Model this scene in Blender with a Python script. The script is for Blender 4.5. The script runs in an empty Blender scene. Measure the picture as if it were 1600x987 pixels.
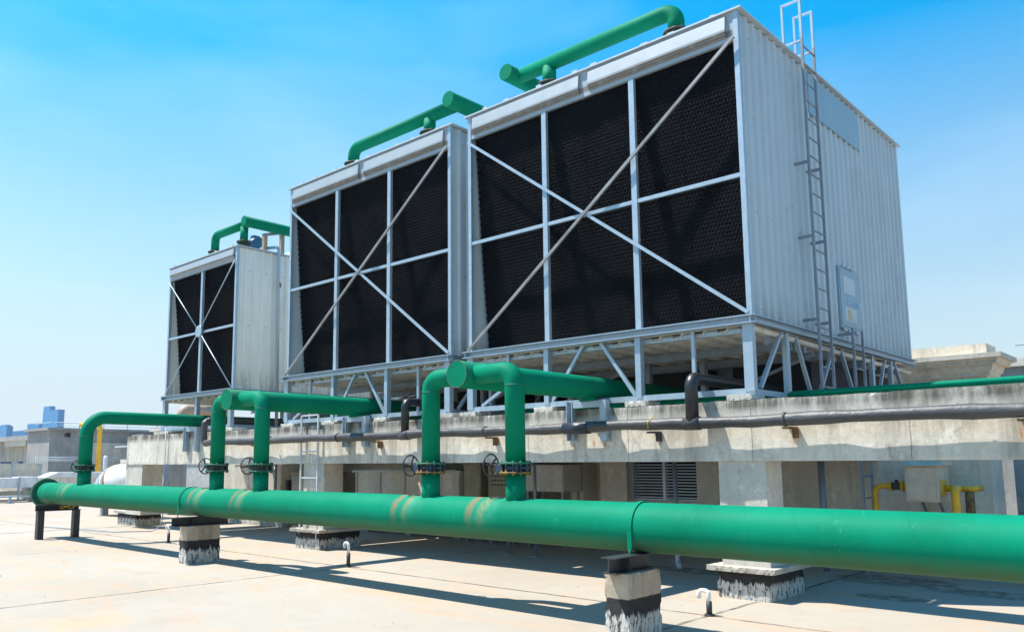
import bpy, math, random
from mathutils import Vector, Matrix
random.seed(7)
PI = math.pi
S = bpy.context.scene
COL = S.collection

# ------------------------------------------------------------------ camera
cam_d = bpy.data.cameras.new('camera'); cam = bpy.data.objects.new('camera', cam_d); COL.objects.link(cam)
cr = Vector((0.7222, 0.6916, -0.0052)); cd = Vector((-0.6857, 0.7169, 0.1271)); cd.normalize()
cu = cr.cross(cd).normalized(); cr = cd.cross(cu).normalized()
cam.matrix_world = Matrix(((cr.x, cu.x, -cd.x, 0), (cr.y, cu.y, -cd.y, 0), (cr.z, cu.z, -cd.z, 1.7), (0, 0, 0, 1)))
cam_d.sensor_width = 36; cam_d.lens = 28.755; cam_d.shift_x = 0.04369; cam_d.shift_y = 0.0411
cam_d.clip_start = 0.1; cam_d.clip_end = 20000
S.camera = cam

# ------------------------------------------------------------------ sky, sun, exposure
sun_vec = Vector((-0.45, -0.27, 1.0)).normalized()
elev = math.asin(sun_vec.z); azim = math.atan2(sun_vec.x, sun_vec.y)
W = bpy.data.worlds.new('World'); S.world = W; W.use_nodes = True
wn = W.node_tree.nodes; wl = W.node_tree.links
sky = wn.new('ShaderNodeTexSky'); sky.sky_type = 'NISHITA'; sky.sun_disc = False
sky.sun_elevation = elev; sky.sun_rotation = azim; sky.altitude = 0; sky.air_density = 1.25; sky.dust_density = 0.25; sky.ozone_density = 1.6
hs = wn.new('ShaderNodeHueSaturation'); hs.inputs['Hue'].default_value = 0.486; hs.inputs['Value'].default_value = 1.0
tc = wn.new('ShaderNodeTexCoord'); sx = wn.new('ShaderNodeSeparateXYZ'); wl.new(tc.outputs['Generated'], sx.inputs[0])
mr = wn.new('ShaderNodeFloatCurve'); wl.new(sx.outputs[2], mr.inputs[1])
cv = mr.mapping.curves[0]; cv.points[0].location = (0, 0.14); cv.points[1].location = (1, 0.9); cv.points.new(0.08, 0.42); cv.points.new(0.25, 0.55); cv.points.new(0.42, 0.74); cv.points.new(0.55, 0.93); mr.mapping.update()
m2_ = wn.new('ShaderNodeMath'); m2_.operation = 'MULTIPLY'; m2_.inputs[1].default_value = 2.0; wl.new(mr.outputs[0], m2_.inputs[0])
wl.new(m2_.outputs[0], hs.inputs['Saturation']); mv = wn.new('ShaderNodeMapRange'); wl.new(sx.outputs[2], mv.inputs[0]); mv.inputs[1].default_value = 0.0; mv.inputs[2].default_value = 0.5; mv.inputs[3].default_value = 0.49; mv.inputs[4].default_value = 1.08; wl.new(mv.outputs[0], hs.inputs['Value']); wl.new(sky.outputs[0], hs.inputs['Color'])
cm = wn.new('ShaderNodeMapping'); wl.new(tc.outputs['Generated'], cm.inputs[0]); cm.inputs['Scale'].default_value = (1.2, 1.2, 4)
cn = wn.new('ShaderNodeTexNoise'); wl.new(cm.outputs[0], cn.inputs['Vector']); cn.inputs['Scale'].default_value = 2.4; cn.inputs['Detail'].default_value = 6; cn.inputs['Roughness'].default_value = 0.5
cr_ = wn.new('ShaderNodeMapRange'); wl.new(cn.outputs[0], cr_.inputs[0]); cr_.inputs[1].default_value = 0.45; cr_.inputs[2].default_value = 0.8; cr_.inputs[3].default_value = 0; cr_.inputs[4].default_value = 0.17
cx_ = wn.new('ShaderNodeMix'); cx_.data_type = 'RGBA'; wl.new(cr_.outputs[0], cx_.inputs[0]); wl.new(hs.outputs[0], cx_.inputs[6]); cx_.inputs[7].default_value = (4.6, 5.6, 6.4, 1)
hr = wn.new('ShaderNodeMapRange'); wl.new(sx.outputs[2], hr.inputs[0]); hr.inputs[1].default_value = 0.0; hr.inputs[2].default_value = 0.22; hr.inputs[3].default_value = 0.85; hr.inputs[4].default_value = 0.0
hx = wn.new('ShaderNodeMix'); hx.data_type = 'RGBA'; wl.new(hr.outputs[0], hx.inputs[0]); wl.new(cx_.outputs[2], hx.inputs[6]); hx.inputs[7].default_value = (2.75, 3.5, 4.2, 1)
wl.new(hx.outputs[2], wn['Background'].inputs['Color'])
wn['Background'].inputs['Strength'].default_value = 0.125
sl = bpy.data.lights.new('sun', 'SUN'); sl.energy = 4.9; sl.angle = math.radians(0.53); sl.color = (1.0, 0.955, 0.88)
so = bpy.data.objects.new('sun', sl); COL.objects.link(so); so.location = (-20, -10, 40)
so.rotation_euler = (-sun_vec).to_track_quat('-Z', 'Y').to_euler()
S.view_settings.view_transform = 'Standard'; S.view_settings.look = 'None'
S.view_settings.exposure = 0.85; S.view_settings.gamma = 1; S.view_settings.use_curve_mapping = False
S.cycles.max_bounces = 8; S.cycles.diffuse_bounces = 5

# ------------------------------------------------------------------ material tools
class NT:
    def __init__(s, name, rough=0.6, metal=0.0):
        s.m = bpy.data.materials.new(name); s.m.use_nodes = True
        s.t = s.m.node_tree; s.n = s.t.nodes; s.l = s.t.links
        s.b = s.n['Principled BSDF']; s.b.inputs['Roughness'].default_value = rough; s.b.inputs['Metallic'].default_value = metal
        s.geo = s.n.new('ShaderNodeNewGeometry'); s.pos = s.geo.outputs['Position']
    def put(s, sock, v):
        if hasattr(v, 'is_output'): s.l.new(v, sock)
        elif isinstance(v, (tuple, list)): sock.default_value = (*v, 1) if len(v) == 3 and sock.type == 'RGBA' else v
        else: sock.default_value = v
    def math(s, op, a, b=0.0, c=0.0, clamp=False):
        n = s.n.new('ShaderNodeMath'); n.operation = op; n.use_clamp = clamp
        s.put(n.inputs[0], a); s.put(n.inputs[1], b); s.put(n.inputs[2], c); return n.outputs[0]
    def xyz(s):
        n = s.n.new('ShaderNodeSeparateXYZ'); s.l.new(s.pos, n.inputs[0]); return n.outputs
    def noise(s, scale=1.0, detail=4, rough=0.55, stretch=(1, 1, 1), off=(0, 0, 0), dist=0.0):
        mp = s.n.new('ShaderNodeMapping'); s.l.new(s.pos, mp.inputs[0]); mp.inputs['Scale'].default_value = stretch; mp.inputs['Location'].default_value = off
        n = s.n.new('ShaderNodeTexNoise'); s.l.new(mp.outputs[0], n.inputs['Vector'])
        n.inputs['Scale'].default_value = scale; n.inputs['Detail'].default_value = detail; n.inputs['Roughness'].default_value = rough; n.inputs['Distortion'].default_value = dist
        return n.outputs[0]
    def ramp(s, f, *stops):
        n = s.n.new('ShaderNodeValToRGB'); s.l.new(f, n.inputs[0]); e = n.color_ramp.elements
        while len(e) < len(stops): e.new(0.5)
        for el, (p, c) in zip(e, stops):
            el.position = p; el.color = (c, c, c, 1) if isinstance(c, (int, float)) else (*c, 1)
        return n.outputs[0]
    def mix(s, f, a, b, mode='MIX'):
        n = s.n.new('ShaderNodeMix'); n.data_type = 'RGBA'; n.blend_type = mode
        s.put(n.inputs[0], f); s.put(n.inputs[6], a); s.put(n.inputs[7], b); return n.outputs[2]
    def line(s, v, at, w):      # 1 on |v-at|<w, soft
        d = s.math('ABSOLUTE', s.math('SUBTRACT', v, at)); return s.math('SUBTRACT', 1.0, s.math('DIVIDE', d, w), clamp=True)
    def band(s, v, lo, hi, soft=0.05):
        a = s.math('DIVIDE', s.math('SUBTRACT', v, lo), soft, clamp=True); b = s.math('DIVIDE', s.math('SUBTRACT', hi, v), soft, clamp=True)
        return s.math('MULTIPLY', a, b)
    def done(s, color, rough=None, bump=None, bs=0.3, bd=0.02):
        s.put(s.b.inputs['Base Color'], color)
        if rough is not None: s.put(s.b.inputs['Roughness'], rough)
        if bump is not None:
            n = s.n.new('ShaderNodeBump'); n.inputs['Strength'].default_value = bs; n.inputs['Distance'].default_value = bd
            s.l.new(bump, n.inputs['Height']); s.l.new(n.outputs[0], s.b.inputs['Normal'])
        return s.m

def simple(name, c, rough=0.6, metal=0.0, var=0.15, scale=6, dirt=None):
    k = NT(name, rough, metal); n = k.noise(scale, 5, 0.6)
    col = k.mix(k.ramp(n, (0.3, 0), (0.7, 1)), tuple(x * (1 - var) for x in c), tuple(min(1, x * (1 + var)) for x in c))
    if dirt:
        g = k.noise(3.1, 6, 0.7, (1, 1, 0.35), (5, 2, 1)); col = k.mix(k.ramp(g, (0.52, 0), (0.72, 0.6)), col, dirt)
    return k.done(col, bump=n, bs=0.12, bd=0.01)

def m_concrete(name, c, streak=(0.16, 0.145, 0.12), amt=0.75, joints=None):
    k = NT(name, 0.9); x, y, z = k.xyz()
    n1 = k.noise(0.9, 6, 0.65); n2 = k.noise(9, 6, 0.7); n3 = k.noise(2.6, 6, 0.68, (1, 1, 0.16), (3, 1, 0)); n4 = k.noise(7.5, 5, 0.7, (1, 1, 0.07), (0, 4, 2))
    col = k.mix(k.ramp(n1, (0.3, 0), (0.7, 1)), tuple(v * 0.8 for v in c), tuple(v * 1.12 for v in c))
    col = k.mix(k.ramp(n3, (0.5, 0), (0.74, amt)), col, streak)
    col = k.mix(k.ramp(n4, (0.55, 0), (0.78, amt * 0.8)), col, (0.11, 0.095, 0.075))
    col = k.mix(k.ramp(n2, (0.35, 0.45), (0.6, 0)), col, tuple(v * 0.62 for v in c))
    pt = k.noise(3.2, 9, 0.82, (1, 1, 0.7), (13, 4, 6)); col = k.mix(k.ramp(pt, (0.565, 0), (0.60, amt * 0.55)), col, tuple(v * 0.5 for v in c))
    pl = k.noise(2.1, 9, 0.8, (1, 1, 0.8), (23, 14, 6)); col = k.mix(k.ramp(pl, (0.58, 0), (0.62, 0.5)), col, tuple(min(0.85, v * 1.3) for v in c))
    dk = k.noise(12, 6, 0.8, (1, 1, 0.25), (3, 14, 6)); col = k.mix(k.ramp(dk, (0.62, 0), (0.67, amt * 0.8)), col, (0.13, 0.11, 0.085))
    sp = k.noise(38, 2, 0.5); col = k.mix(k.ramp(sp, (0.70, 0), (0.76, 0.6)), col, (0.07, 0.06, 0.05))
    return k, col, n2, (x, y, z)

k, col, n2, _ = m_concrete('concrete', (0.46, 0.42, 0.35)); M_CONC = k.done(col, bump=n2, bs=0.35, bd=0.02)
k, col, n2, _ = m_concrete('concrete_clean', (0.62, 0.58, 0.50), amt=0.4); M_CONC2 = k.done(col, bump=n2, bs=0.35, bd=0.015)
k, col, n2, _ = m_concrete('concrete_warm', (0.74, 0.66, 0.53), (0.25, 0.2, 0.14), amt=0.5); M_CONCW = k.done(col, bump=n2, bs=0.2, bd=0.01)
k, col, n2, _ = m_concrete('concrete_grey', (0.34, 0.34, 0.33), amt=0.6); M_CONCG = k.done(col, bump=n2, bs=0.3, bd=0.02)

# edge beam: stained top edge, rust runs under the brackets, shutter joints
k, col, n2, (x, y, z) = m_concrete('beam_concrete', (0.74, 0.68, 0.575), amt=0.9)
bl = k.noise(0.8, 7, 0.72, (1, 1, 0.8), (17, 0, 3)); col = k.mix(k.ramp(bl, (0.52, 0), (0.68, 0.6)), col, (0.42, 0.36, 0.28))
bl2 = k.noise(2.2, 8, 0.78, (1, 1, 0.55), (27, 0, 3)); col = k.mix(k.ramp(bl2, (0.56, 0), (0.70, 0.8)), col, (0.19, 0.165, 0.13))
top = k.band(z, 2.28, 2.60, 0.12); g = k.noise(5, 6, 0.7, (1, 1, 0.12), (9, 0, 0))
col = k.mix(k.math('MULTIPLY', top, k.ramp(g, (0.32, 0), (0.56, 0.95))), col, (0.10, 0.088, 0.07))
g2 = k.noise(30, 3, 0.6, (1, 1, 0.5)); rust = 0.0
for bx in (-19.2, -18.8, -18.1, -12.75, -12.25, -11.79, -7.35, -7.0, -6.8, -5.9, -4.05, -1.72):
    w = k.math('MULTIPLY', k.line(x, bx, 0.035), k.band(z, 1.86, 2.09, 0.1)); rust = k.math('ADD', rust, w)
rust = k.math('MULTIPLY', rust, k.ramp(g2, (0.35, 0), (0.55, 1)), clamp=True)
col = k.mix(rust, col, (0.42, 0.17, 0.03))
jn = k.math('FRACT', k.math('DIVIDE', k.math('ADD', x, k.math('MULTIPLY', k.noise(3, 2), 0.02)), 1.83))
col = k.mix(k.math('MULTIPLY', k.line(jn, 0.5, 0.005), 0.8), col, (0.08, 0.07, 0.06))
M_BEAM = k.done(col, bump=n2, bs=0.35, bd=0.02)

# tarred pedestals: black band and dripping paint over concrete
def m_tar(name, z0, z1, c=(0.46, 0.385, 0.29), low=(0.56, 0.54, 0.49)):
    k, col, n2, (x, y, z) = m_concrete(name, c, (0.17, 0.12, 0.08), amt=0.9)
    dr = k.noise(34, 5, 0.75, (1, 1, 0.09)); dr2 = k.noise(5, 3, 0.6, (1, 1, 0.1), (5, 3, 0)); e = k.math('ADD', k.math('MULTIPLY', k.math('SUBTRACT', dr, 0.5), 0.30), k.math('MULTIPLY', k.math('SUBTRACT', dr2, 0.5), 0.14))
    zz = k.math('ADD', z, e); lo = k.math('DIVIDE', k.math('SUBTRACT', z0, zz), 0.012, clamp=True)
    fl = k.noise(24, 7, 0.8, (1, 1, 0.3), (2, 2, 2)); white = k.mix(k.ramp(fl, (0.43, 0), (0.49, 1)), (0.05, 0.05, 0.05), low)
    bl = k.noise(11, 3, 0.6, (1, 1, 1), (7, 1, 4)); white = k.mix(k.ramp(bl, (0.66, 0), (0.69, 1)), white, (0.03, 0.2, 0.42))
    tarz = k.math('DIVIDE', k.math('SUBTRACT', z1, k.math('ADD', z, k.math('MULTIPLY', e, 0.12))), 0.008, clamp=True)
    col = k.mix(tarz, col, k.mix(k.ramp(n2, (0.3, 0), (0.7, 1)), (0.012, 0.012, 0.013), (0.035, 0.034, 0.033)))
    col = k.mix(lo, col, white); return k.done(col, bump=n2, bs=0.4, bd=0.02)
M_TAR = m_tar('tarred_pier_concrete', 0.24, 0.40); M_TARP = m_tar('tarred_footing_concrete', 0.20, 0.36)

# roof floor
k = NT('roof_screed', 0.92); x, y, z = k.xyz()
n1 = k.noise(0.22, 6, 0.62); n2 = k.noise(1.4, 8, 0.68, (1, 1, 1), (4, 8, 0)); n3 = k.noise(14, 6, 0.75); n5 = k.noise(0.55, 7, 0.7, (1, 1.8, 1), (31, 5, 0), 0.6)
col = k.mix(k.ramp(n1, (0.35, 0), (0.65, 1)), (0.345, 0.295, 0.23), (0.40, 0.358, 0.30))
sc_ = k.noise(5.5, 8, 0.8, (0.5, 1.6, 1), (3, 3, 0)); col = k.mix(k.ramp(sc_, (0.58, 0), (0.70, 0.5)), col, (0.27, 0.225, 0.17))
col = k.mix(k.ramp(n5, (0.52, 0), (0.66, 0.8)), col, (0.50, 0.33, 0.20))
col = k.mix(k.ramp(n2, (0.54, 0), (0.72, 0.6)), col, (0.31, 0.25, 0.18))
col = k.mix(k.ramp(n3, (0.3, 0.35), (0.55, 0)), col, (0.40, 0.36, 0.30))
gr = k.noise(60, 4, 0.8); col = k.mix(k.ramp(gr, (0.35, 0.28), (0.6, 0)), col, (0.22, 0.19, 0.15))
or_ = k.noise(0.5, 8, 0.72, (1, 2.4, 1), (41, 15, 0), 0.8); col = k.mix(k.ramp(or_, (0.52, 0), (0.62, 0.45)), col, (0.42, 0.28, 0.18))
crk = k.noise(0.8, 8, 0.75, (1, 1, 1), (77, 5, 0)); cl = k.line(crk, 0.5, 0.0022); col = k.mix(k.math('MULTIPLY', cl, k.ramp(k.noise(0.5, 3, 0.5, (1, 1, 1), (6, 6, 6)), (0.52, 0), (0.62, 0.6))), col, (0.12, 0.10, 0.08))
pk = k.noise(3.4, 9, 0.8, (1, 1, 1), (11, 3, 0)); col = k.mix(k.ramp(pk, (0.655, 0), (0.70, 0.75)), col, (0.14, 0.115, 0.085))
ww = k.math('MULTIPLY', k.math('SUBTRACT', k.noise(1.7, 6, 0.65), 0.5), 0.10); xw = k.math('ADD', x, ww); yw = k.math('ADD', y, ww)
brk = k.ramp(k.noise(2.2, 5, 0.7, (1, 1, 1), (2, 9, 0)), (0.40, 0.35), (0.55, 1))
jj = 0.0
for jx, w in ((-4.56, 0.036), (-11.07, 0.032), (-17.36, 0.02), (-23.0, 0.11), (1.6, 0.03)): jj = k.math('MAXIMUM', jj, k.line(xw, jx, w))
for jy, w in ((8.65, 0.034), (14.6, 0.04), (2.4, 0.03)): jj = k.math('MAXIMUM', jj, k.line(yw, jy, w))
jm = k.math('MULTIPLY', k.math('MULTIPLY', jj, 2.0, clamp=True), brk)
col = k.mix(jm, col, (0.075, 0.065, 0.055))
# old damp marks right of the footing
pm = 0.0
for px, py, rx, ry in ((-3.9, 12.9, 0.9, 0.6), (-3.45, 11.3, 0.5, 0.28), (-2.6, 12.4, 0.9, 0.35), (-6.6, 12.0, 1.2, .3)):
    ax = k.math('DIVIDE', k.math('SUBTRACT', x, px), rx); ay = k.math('DIVIDE', k.math('SUBTRACT', y, py), ry)
    dd = k.math('ADD', k.math('POWER', k.math('ABSOLUTE', ax), 2.0), k.math('POWER', k.math('ABSOLUTE', ay), 2.0))
    pm = k.math('MAXIMUM', pm, k.math('SUBTRACT', 1.0, dd, clamp=True))
pn = k.ramp(k.noise(4.5, 8, 0.75, (1, 1.5, 1)), (0.42, 0), (0.56, 1)); pm = k.math('MULTIPLY', k.math('MULTIPLY', pm, 3.0, clamp=True), pn)
col = k.mix(k.math('MULTIPLY', pm, 0.85), col, (0.10, 0.075, 0.05))
hb = k.math('SUBTRACT', n3, k.math('MULTIPLY', jm, 2.0))
M_FLOOR = k.done(col, bump=hb, bs=0.35, bd=0.012)

# green paint
def m_green(name, rings=()):
    k = NT(name, 0.6); k.b.inputs['Specular IOR Level'].default_value = 0.07; x, y, z = k.xyz(); n = k.noise(1.2, 6, 0.6); n2 = k.noise(22, 5, 0.7)
    col = k.mix(k.ramp(n, (0.35, 0), (0.68, 1)), (0.0, 0.172, 0.090), (0.0, 0.220, 0.122))
    fd = k.noise(1.7, 7, 0.75, (1, 1, 1), (3, 7, 0), 0.5); col = k.mix(k.ramp(fd, (0.60, 0), (0.80, 0.55)), col, (0.02, 0.25, 0.165))
    ch = k.noise(19, 4, 0.7, (1, 1, 1), (4, 4, 4)); col = k.mix(k.ramp(ch, (0.735, 0), (0.755, 0.8)), col, (0.26, 0.25, 0.18))
    r = 0.6; h = n2
    if rings:
        slope = k.math('ADD', x, k.math('MULTIPLY', z, 0.55))
        xs = k.math('ADD', x, k.math('MULTIPLY', k.math('SUBTRACT', k.noise(3.5, 4, 0.6), 0.5), 0.16))
        m = 0.0; m2 = 0.0; m3 = 0.0; bend = k.math('ADD', xs, k.math('MULTIPLY', k.math('SUBTRACT', z, 1.04), -0.12))
        for q, (cx, w) in enumerate(rings):
            m = k.math('MAXIMUM', m, k.line(bend, cx - 0.16 + 0.03 * (q % 3), 0.05 + 0.008 * q)); m2 = k.math('MAXIMUM', m2, k.line(bend, cx + 0.12, w * (1.1 + 0.25 * (q % 2))))
            if q in (0, 1, 2): m3 = k.math('MAXIMUM', m3, k.line(bend, cx + 0.14, 0.13))
            else: m3 = k.math('MAXIMUM', m3, k.line(bend, cx + 0.06, 0.09))
        fine = k.noise(26, 7, 0.8, (1, 1, 1)); ng = k.ramp(fine, (0.40, 0.1), (0.56, 1)); pt = k.ramp(k.noise(7, 6, 0.75, (1, 1, 0.6), (6, 6, 1)), (0.38, 0.15), (0.6, 1))
        topz = k.math('DIVIDE', k.math('SUBTRACT', z, 0.88), 0.3, clamp=True)
        col = k.mix(k.math('MULTIPLY', k.math('MULTIPLY', m2, 0.75), k.math('MULTIPLY', pt, topz)), col, (0.07, 0.30, 0.19))
        col = k.mix(k.math('MULTIPLY', k.math('MULTIPLY', m3, 1.3, clamp=True), k.math('MULTIPLY', ng, topz)), col, (0.20, 0.22, 0.115))
        col = k.mix(k.math('MULTIPLY', k.math('MULTIPLY', m, 1.4, clamp=True), k.math('MULTIPLY', ng, topz)), col, (0.27, 0.15, 0.09))
        scf = k.noise(3.2, 8, 0.85, (2.4, 1, 0.7), (9, 1, 5), 0.8); col = k.mix(k.math('MULTIPLY', k.ramp(scf, (0.60, 0), (0.68, 0.6)), topz), col, (0.06, 0.36, 0.26))
        sp = k.noise(44, 2, 0.5); col = k.mix(k.ramp(sp, (0.745, 0), (0.76, 0.8)), col, (0.22, 0.24, 0.17))
        sm = k.math('FRACT', k.math('DIVIDE', slope, 0.92)); ln = k.line(sm, 0.5, 0.008)
        col = k.mix(k.math('MULTIPLY', ln, 0.55), col, (0.0, 0.12, 0.08)); h = k.math('ADD', n2, k.math('MULTIPLY', ln, 1.5))
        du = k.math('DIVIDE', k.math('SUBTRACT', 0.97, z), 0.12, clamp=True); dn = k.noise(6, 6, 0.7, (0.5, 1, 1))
        col = k.mix(k.math('MULTIPLY', du, k.ramp(dn, (0.25, 0.45), (0.7, 0.9))), col, (0.075, 0.105, 0.052))  # underside dirt, its colour also darkened to deepen the shade below the pipe
    return k.done(col, r, bump=h, bs=0.05, bd=0.006)
M_GREEN = m_green('green_paint')
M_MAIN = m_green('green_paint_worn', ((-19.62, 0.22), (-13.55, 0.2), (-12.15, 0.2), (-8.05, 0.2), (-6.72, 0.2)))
k = NT('green_flange', 0.6); n = k.noise(14, 5, 0.7)
M_FLG = k.done(k.mix(k.ramp(n, (0.54, 0), (0.66, 1)), (0.003, 0.13, 0.075), (0.07, 0.05, 0.03)), bump=n, bs=0.3, bd=0.01)
k = NT('rusty_yellow', 0.7); n = k.noise(12, 5, 0.7)
M_RUSTY = k.done(k.mix(k.ramp(n, (0.42, 0), (0.58, 1)), (0.26, 0.155, 0.03), (0.10, 0.05, 0.025)))
M_BLUE = simple('blue_valve_paint', (0.012, 0.04, 0.085), 0.45, dirt=(0.05, 0.04, 0.03))
M_IRON = simple('dark_iron', (0.035, 0.038, 0.042), 0.5, 0.2)
M_BSTEEL = simple('black_steel', (0.035, 0.04, 0.046), 0.5, 0.3, dirt=(0.10, 0.09, 0.08))
k = NT('galvanised_steel', 0.45, 0.35); n = k.noise(9, 6, 0.7); v = k.noise(2.0, 5, 0.7, (1, 1, 0.3), (2, 3, 1))
col = k.mix(k.ramp(n, (0.3, 0), (0.7, 1)), (0.30, 0.39, 0.46), (0.40, 0.49, 0.56)); col = k.mix(k.ramp(v, (0.66, 0), (0.78, 0.5)), col, (0.30, 0.22, 0.14))
M_GALV = k.done(col, bump=n, bs=0.1, bd=0.004)
M_GALVL = simple('pale_steel_paint', (0.50, 0.53, 0.55), 0.5, dirt=(0.4, 0.38, 0.34))
M_RUSTG = simple('rusty_green_weld', (0.08, 0.14, 0.07), 0.7, var=0.5, scale=25, dirt=(0.25, 0.14, 0.07))
M_FLGD = simple('rusted_dark_flange', (0.035, 0.045, 0.035), 0.7, var=0.5, scale=20, dirt=(0.12, 0.07, 0.04))
M_BRACE = simple('weathered_angle_steel', (0.25, 0.255, 0.26), 0.55, 0.3, var=0.3, scale=3, dirt=(0.16, 0.13, 0.10))
M_GALVD = simple('weathered_galvanised_steel', (0.25, 0.29, 0.33), 0.5, 0.3, dirt=(0.18, 0.15, 0.12))
def m_panel(name, c):
    k = NT(name, 0.45, 0.1); n = k.noise(3, 6, 0.65, (1, 1, 0.25)); n2 = k.noise(1.1, 5, 0.6, (1, 1, 0.2), (3, 9, 0))
    col = k.mix(k.ramp(n, (0.35, 0), (0.7, 1)), tuple(v * 0.9 for v in c), c); col = k.mix(k.ramp(n2, (0.56, 0), (0.76, 0.5)), col, tuple(v * w for v, w in zip(c, (0.85, 0.8, 0.72))))
    st = k.noise(10, 5, 0.75, (1, 1, 0.09), (1, 5, 3)); col = k.mix(k.ramp(st, (0.62, 0), (0.78, 0.4)), col, tuple(v * 0.62 for v in c))
    x, y, z = k.xyz(); fy = k.math('FRACT', k.math('DIVIDE', y, 0.47)); rows = 0.0
    for rz in (3.72, 5.05, 6.4, 7.55): rows = k.math('MAXIMUM', rows, k.line(z, rz, 0.016))
    col = k.mix(k.math('MULTIPLY', k.math('MULTIPLY', k.line(fy, 0.4, 0.035), 3.0, clamp=True), k.math('MULTIPLY', rows, 2.0, clamp=True)), col, (0.12, 0.10, 0.08))
    lap = k.math('FRACT', k.math('DIVIDE', k.math('ADD', y, 0.3), 1.41)); col = k.mix(k.math('MULTIPLY', k.line(lap, 0.5, 0.006), 0.6), col, tuple(v * 0.45 for v in c))
    fd = k.noise(1.6, 8, 0.8, (1, 1, 0.5), (21, 9, 2)); col = k.mix(k.ramp(fd, (0.55, 0), (0.62, 0.35)), col, tuple(v * 0.72 for v in c))
    bz = k.math('DIVIDE', k.math('SUBTRACT', 4.1, z), 0.5, clamp=True); col = k.mix(k.math('MULTIPLY', k.math('MULTIPLY', bz, 0.6), k.ramp(st, (0.42, 0), (0.6, 1))), col, (0.30, 0.25, 0.19))
    sp = k.noise(33, 2, 0.5, (1, 1, 1), (1, 1, 1)); col = k.mix(k.ramp(sp, (0.74, 0), (0.76, 0.8)), col, (0.16, 0.13, 0.1))
    return k.done(col, bump=n, bs=0.08, bd=0.01)
M_PANEL = m_panel('panel_steel', (0.50, 0.57, 0.61)); M_PATCH = m_panel('flat_panel_steel', (0.27, 0.40, 0.49))
M_PANELW = m_panel('pale_panel_steel', (0.78, 0.77, 0.71))
k = NT('fascia_steel', 0.5, 0.1); x, y, z = k.xyz(); n = k.noise(4, 6, 0.65, (1, 1, 0.5)); g = k.noise(7, 5, 0.7, (1, 1, 2))
col = k.mix(k.ramp(n, (0.35, 0), (0.7, 1)), (0.30, 0.345, 0.375), (0.35, 0.395, 0.425))
for zz in (7.50, 7.545, 6.74): col = k.mix(k.math('MULTIPLY', k.line(z, zz, 0.04), k.ramp(g, (0.30, 0.5), (0.5, 1))), col, (0.13, 0.095, 0.06))
M_FASC = k.done(col, bump=n, bs=0.06, bd=0.01)
M_PAN = simple('basin_fibreglass', (0.68, 0.64, 0.57), 0.7, dirt=(0.25, 0.21, 0.16))
k = NT('fill_plastic', 0.7); k.b.inputs['Specular IOR Level'].default_value = 0.06; n = k.noise(2.0, 5, 0.6); g = k.noise(60, 3, 0.6)
fk = k.noise(24, 3, 0.6, (1, 1, 0.5), (4, 4, 4)); fc = k.mix(k.ramp(n, (0.3, 0), (0.7, 1)), (0.0040, 0.0050, 0.0066), (0.0085, 0.010, 0.013))
fc = k.mix(k.ramp(fk, (0.74, 0), (0.77, 0.8)), fc, (0.05, 0.05, 0.048)); sc2 = k.noise(1.3, 7, 0.75, (1, 1, 0.3), (8, 2, 2)); fc = k.mix(k.ramp(sc2, (0.6, 0), (0.8, 0.5)), fc, (0.018, 0.017, 0.015))
M_FILL = k.done(fc, k.ramp(g, (0.3, 0.55), (0.7, 0.75)))
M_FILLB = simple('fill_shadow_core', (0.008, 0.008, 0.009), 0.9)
k = NT('black_insulation', 0.5); n = k.noise(2.5, 5, 0.6, (0.4, 1, 1)); n2 = k.noise(11, 5, 0.6)
M_INSUL = k.done(k.mix(k.ramp(n, (0.3, 0), (0.7, 1)), (0.03, 0.032, 0.036), (0.085, 0.084, 0.084)), 0.5, bump=k.math('ADD', n, k.math('MULTIPLY', n2, 0.3)), bs=0.6, bd=0.05)
M_RUBBER = simple('black_rubber_insulation', (0.018, 0.021, 0.026), 0.38)
M_TAPE = simple('blue_black_tape', (0.014, 0.022, 0.034), 0.4)
M_WHITE = simple('white_paint', (0.78, 0.79, 0.80), 0.5, dirt=(0.5, 0.5, 0.48))
M_DUCT = simple('white_duct_sheet', (0.74, 0.74, 0.73), 0.6, dirt=(0.52, 0.5, 0.47))
M_CREAM = simple('cream_sheet_metal', (0.55, 0.50, 0.42), 0.6, dirt=(0.35, 0.30, 0.23))
M_KHAKI = simple('khaki_cabinet_paint', (0.30, 0.25, 0.15), 0.5, dirt=(0.16, 0.13, 0.08))
M_GBOX = simple('grey_cabinet', (0.42, 0.43, 0.42), 0.55, dirt=(0.3, 0.28, 0.25))
M_INOX = simple('brushed_steel_box', (0.62, 0.52, 0.40), 0.5, 0.15)
M_YEL = simple('yellow_pipe_paint', (0.78, 0.43, 0.02), 0.42, dirt=(0.45, 0.22, 0.03))
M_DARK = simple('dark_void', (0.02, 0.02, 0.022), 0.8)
M_LOUV = simple('louvre_steel', (0.48, 0.54, 0.60), 0.4, 0.3)
M_DKBLUE = simple('motor_blue', (0.02, 0.09, 0.16), 0.4)
M_NOTE = simple('yellow_notice', (0.52, 0.44, 0.24), 0.6, var=0.05)
M_LETTER = simple('pale_blue_lettering', (0.45, 0.72, 0.85), 0.5, var=0.05)
M_TEAL = simple('glass_tower_blue', (0.01, 0.20, 0.42), 0.5, var=0.05, scale=0.02)
M_CITY = simple('city_ground', (0.18, 0.19, 0.17), 0.9, scale=0.01)
M_STRAP = simple('yellow_wire', (0.75, 0.50, 0.03), 0.5)
M_BUTTON = simple('panel_button', (0.03, 0.10, 0.05), 0.4)
M_AWN = simple('dark_blue_sheet', (0.07, 0.11, 0.15), 0.5)
M_TANK = simple('tank_orange', (0.36, 0.26, 0.18), 0.6)

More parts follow.
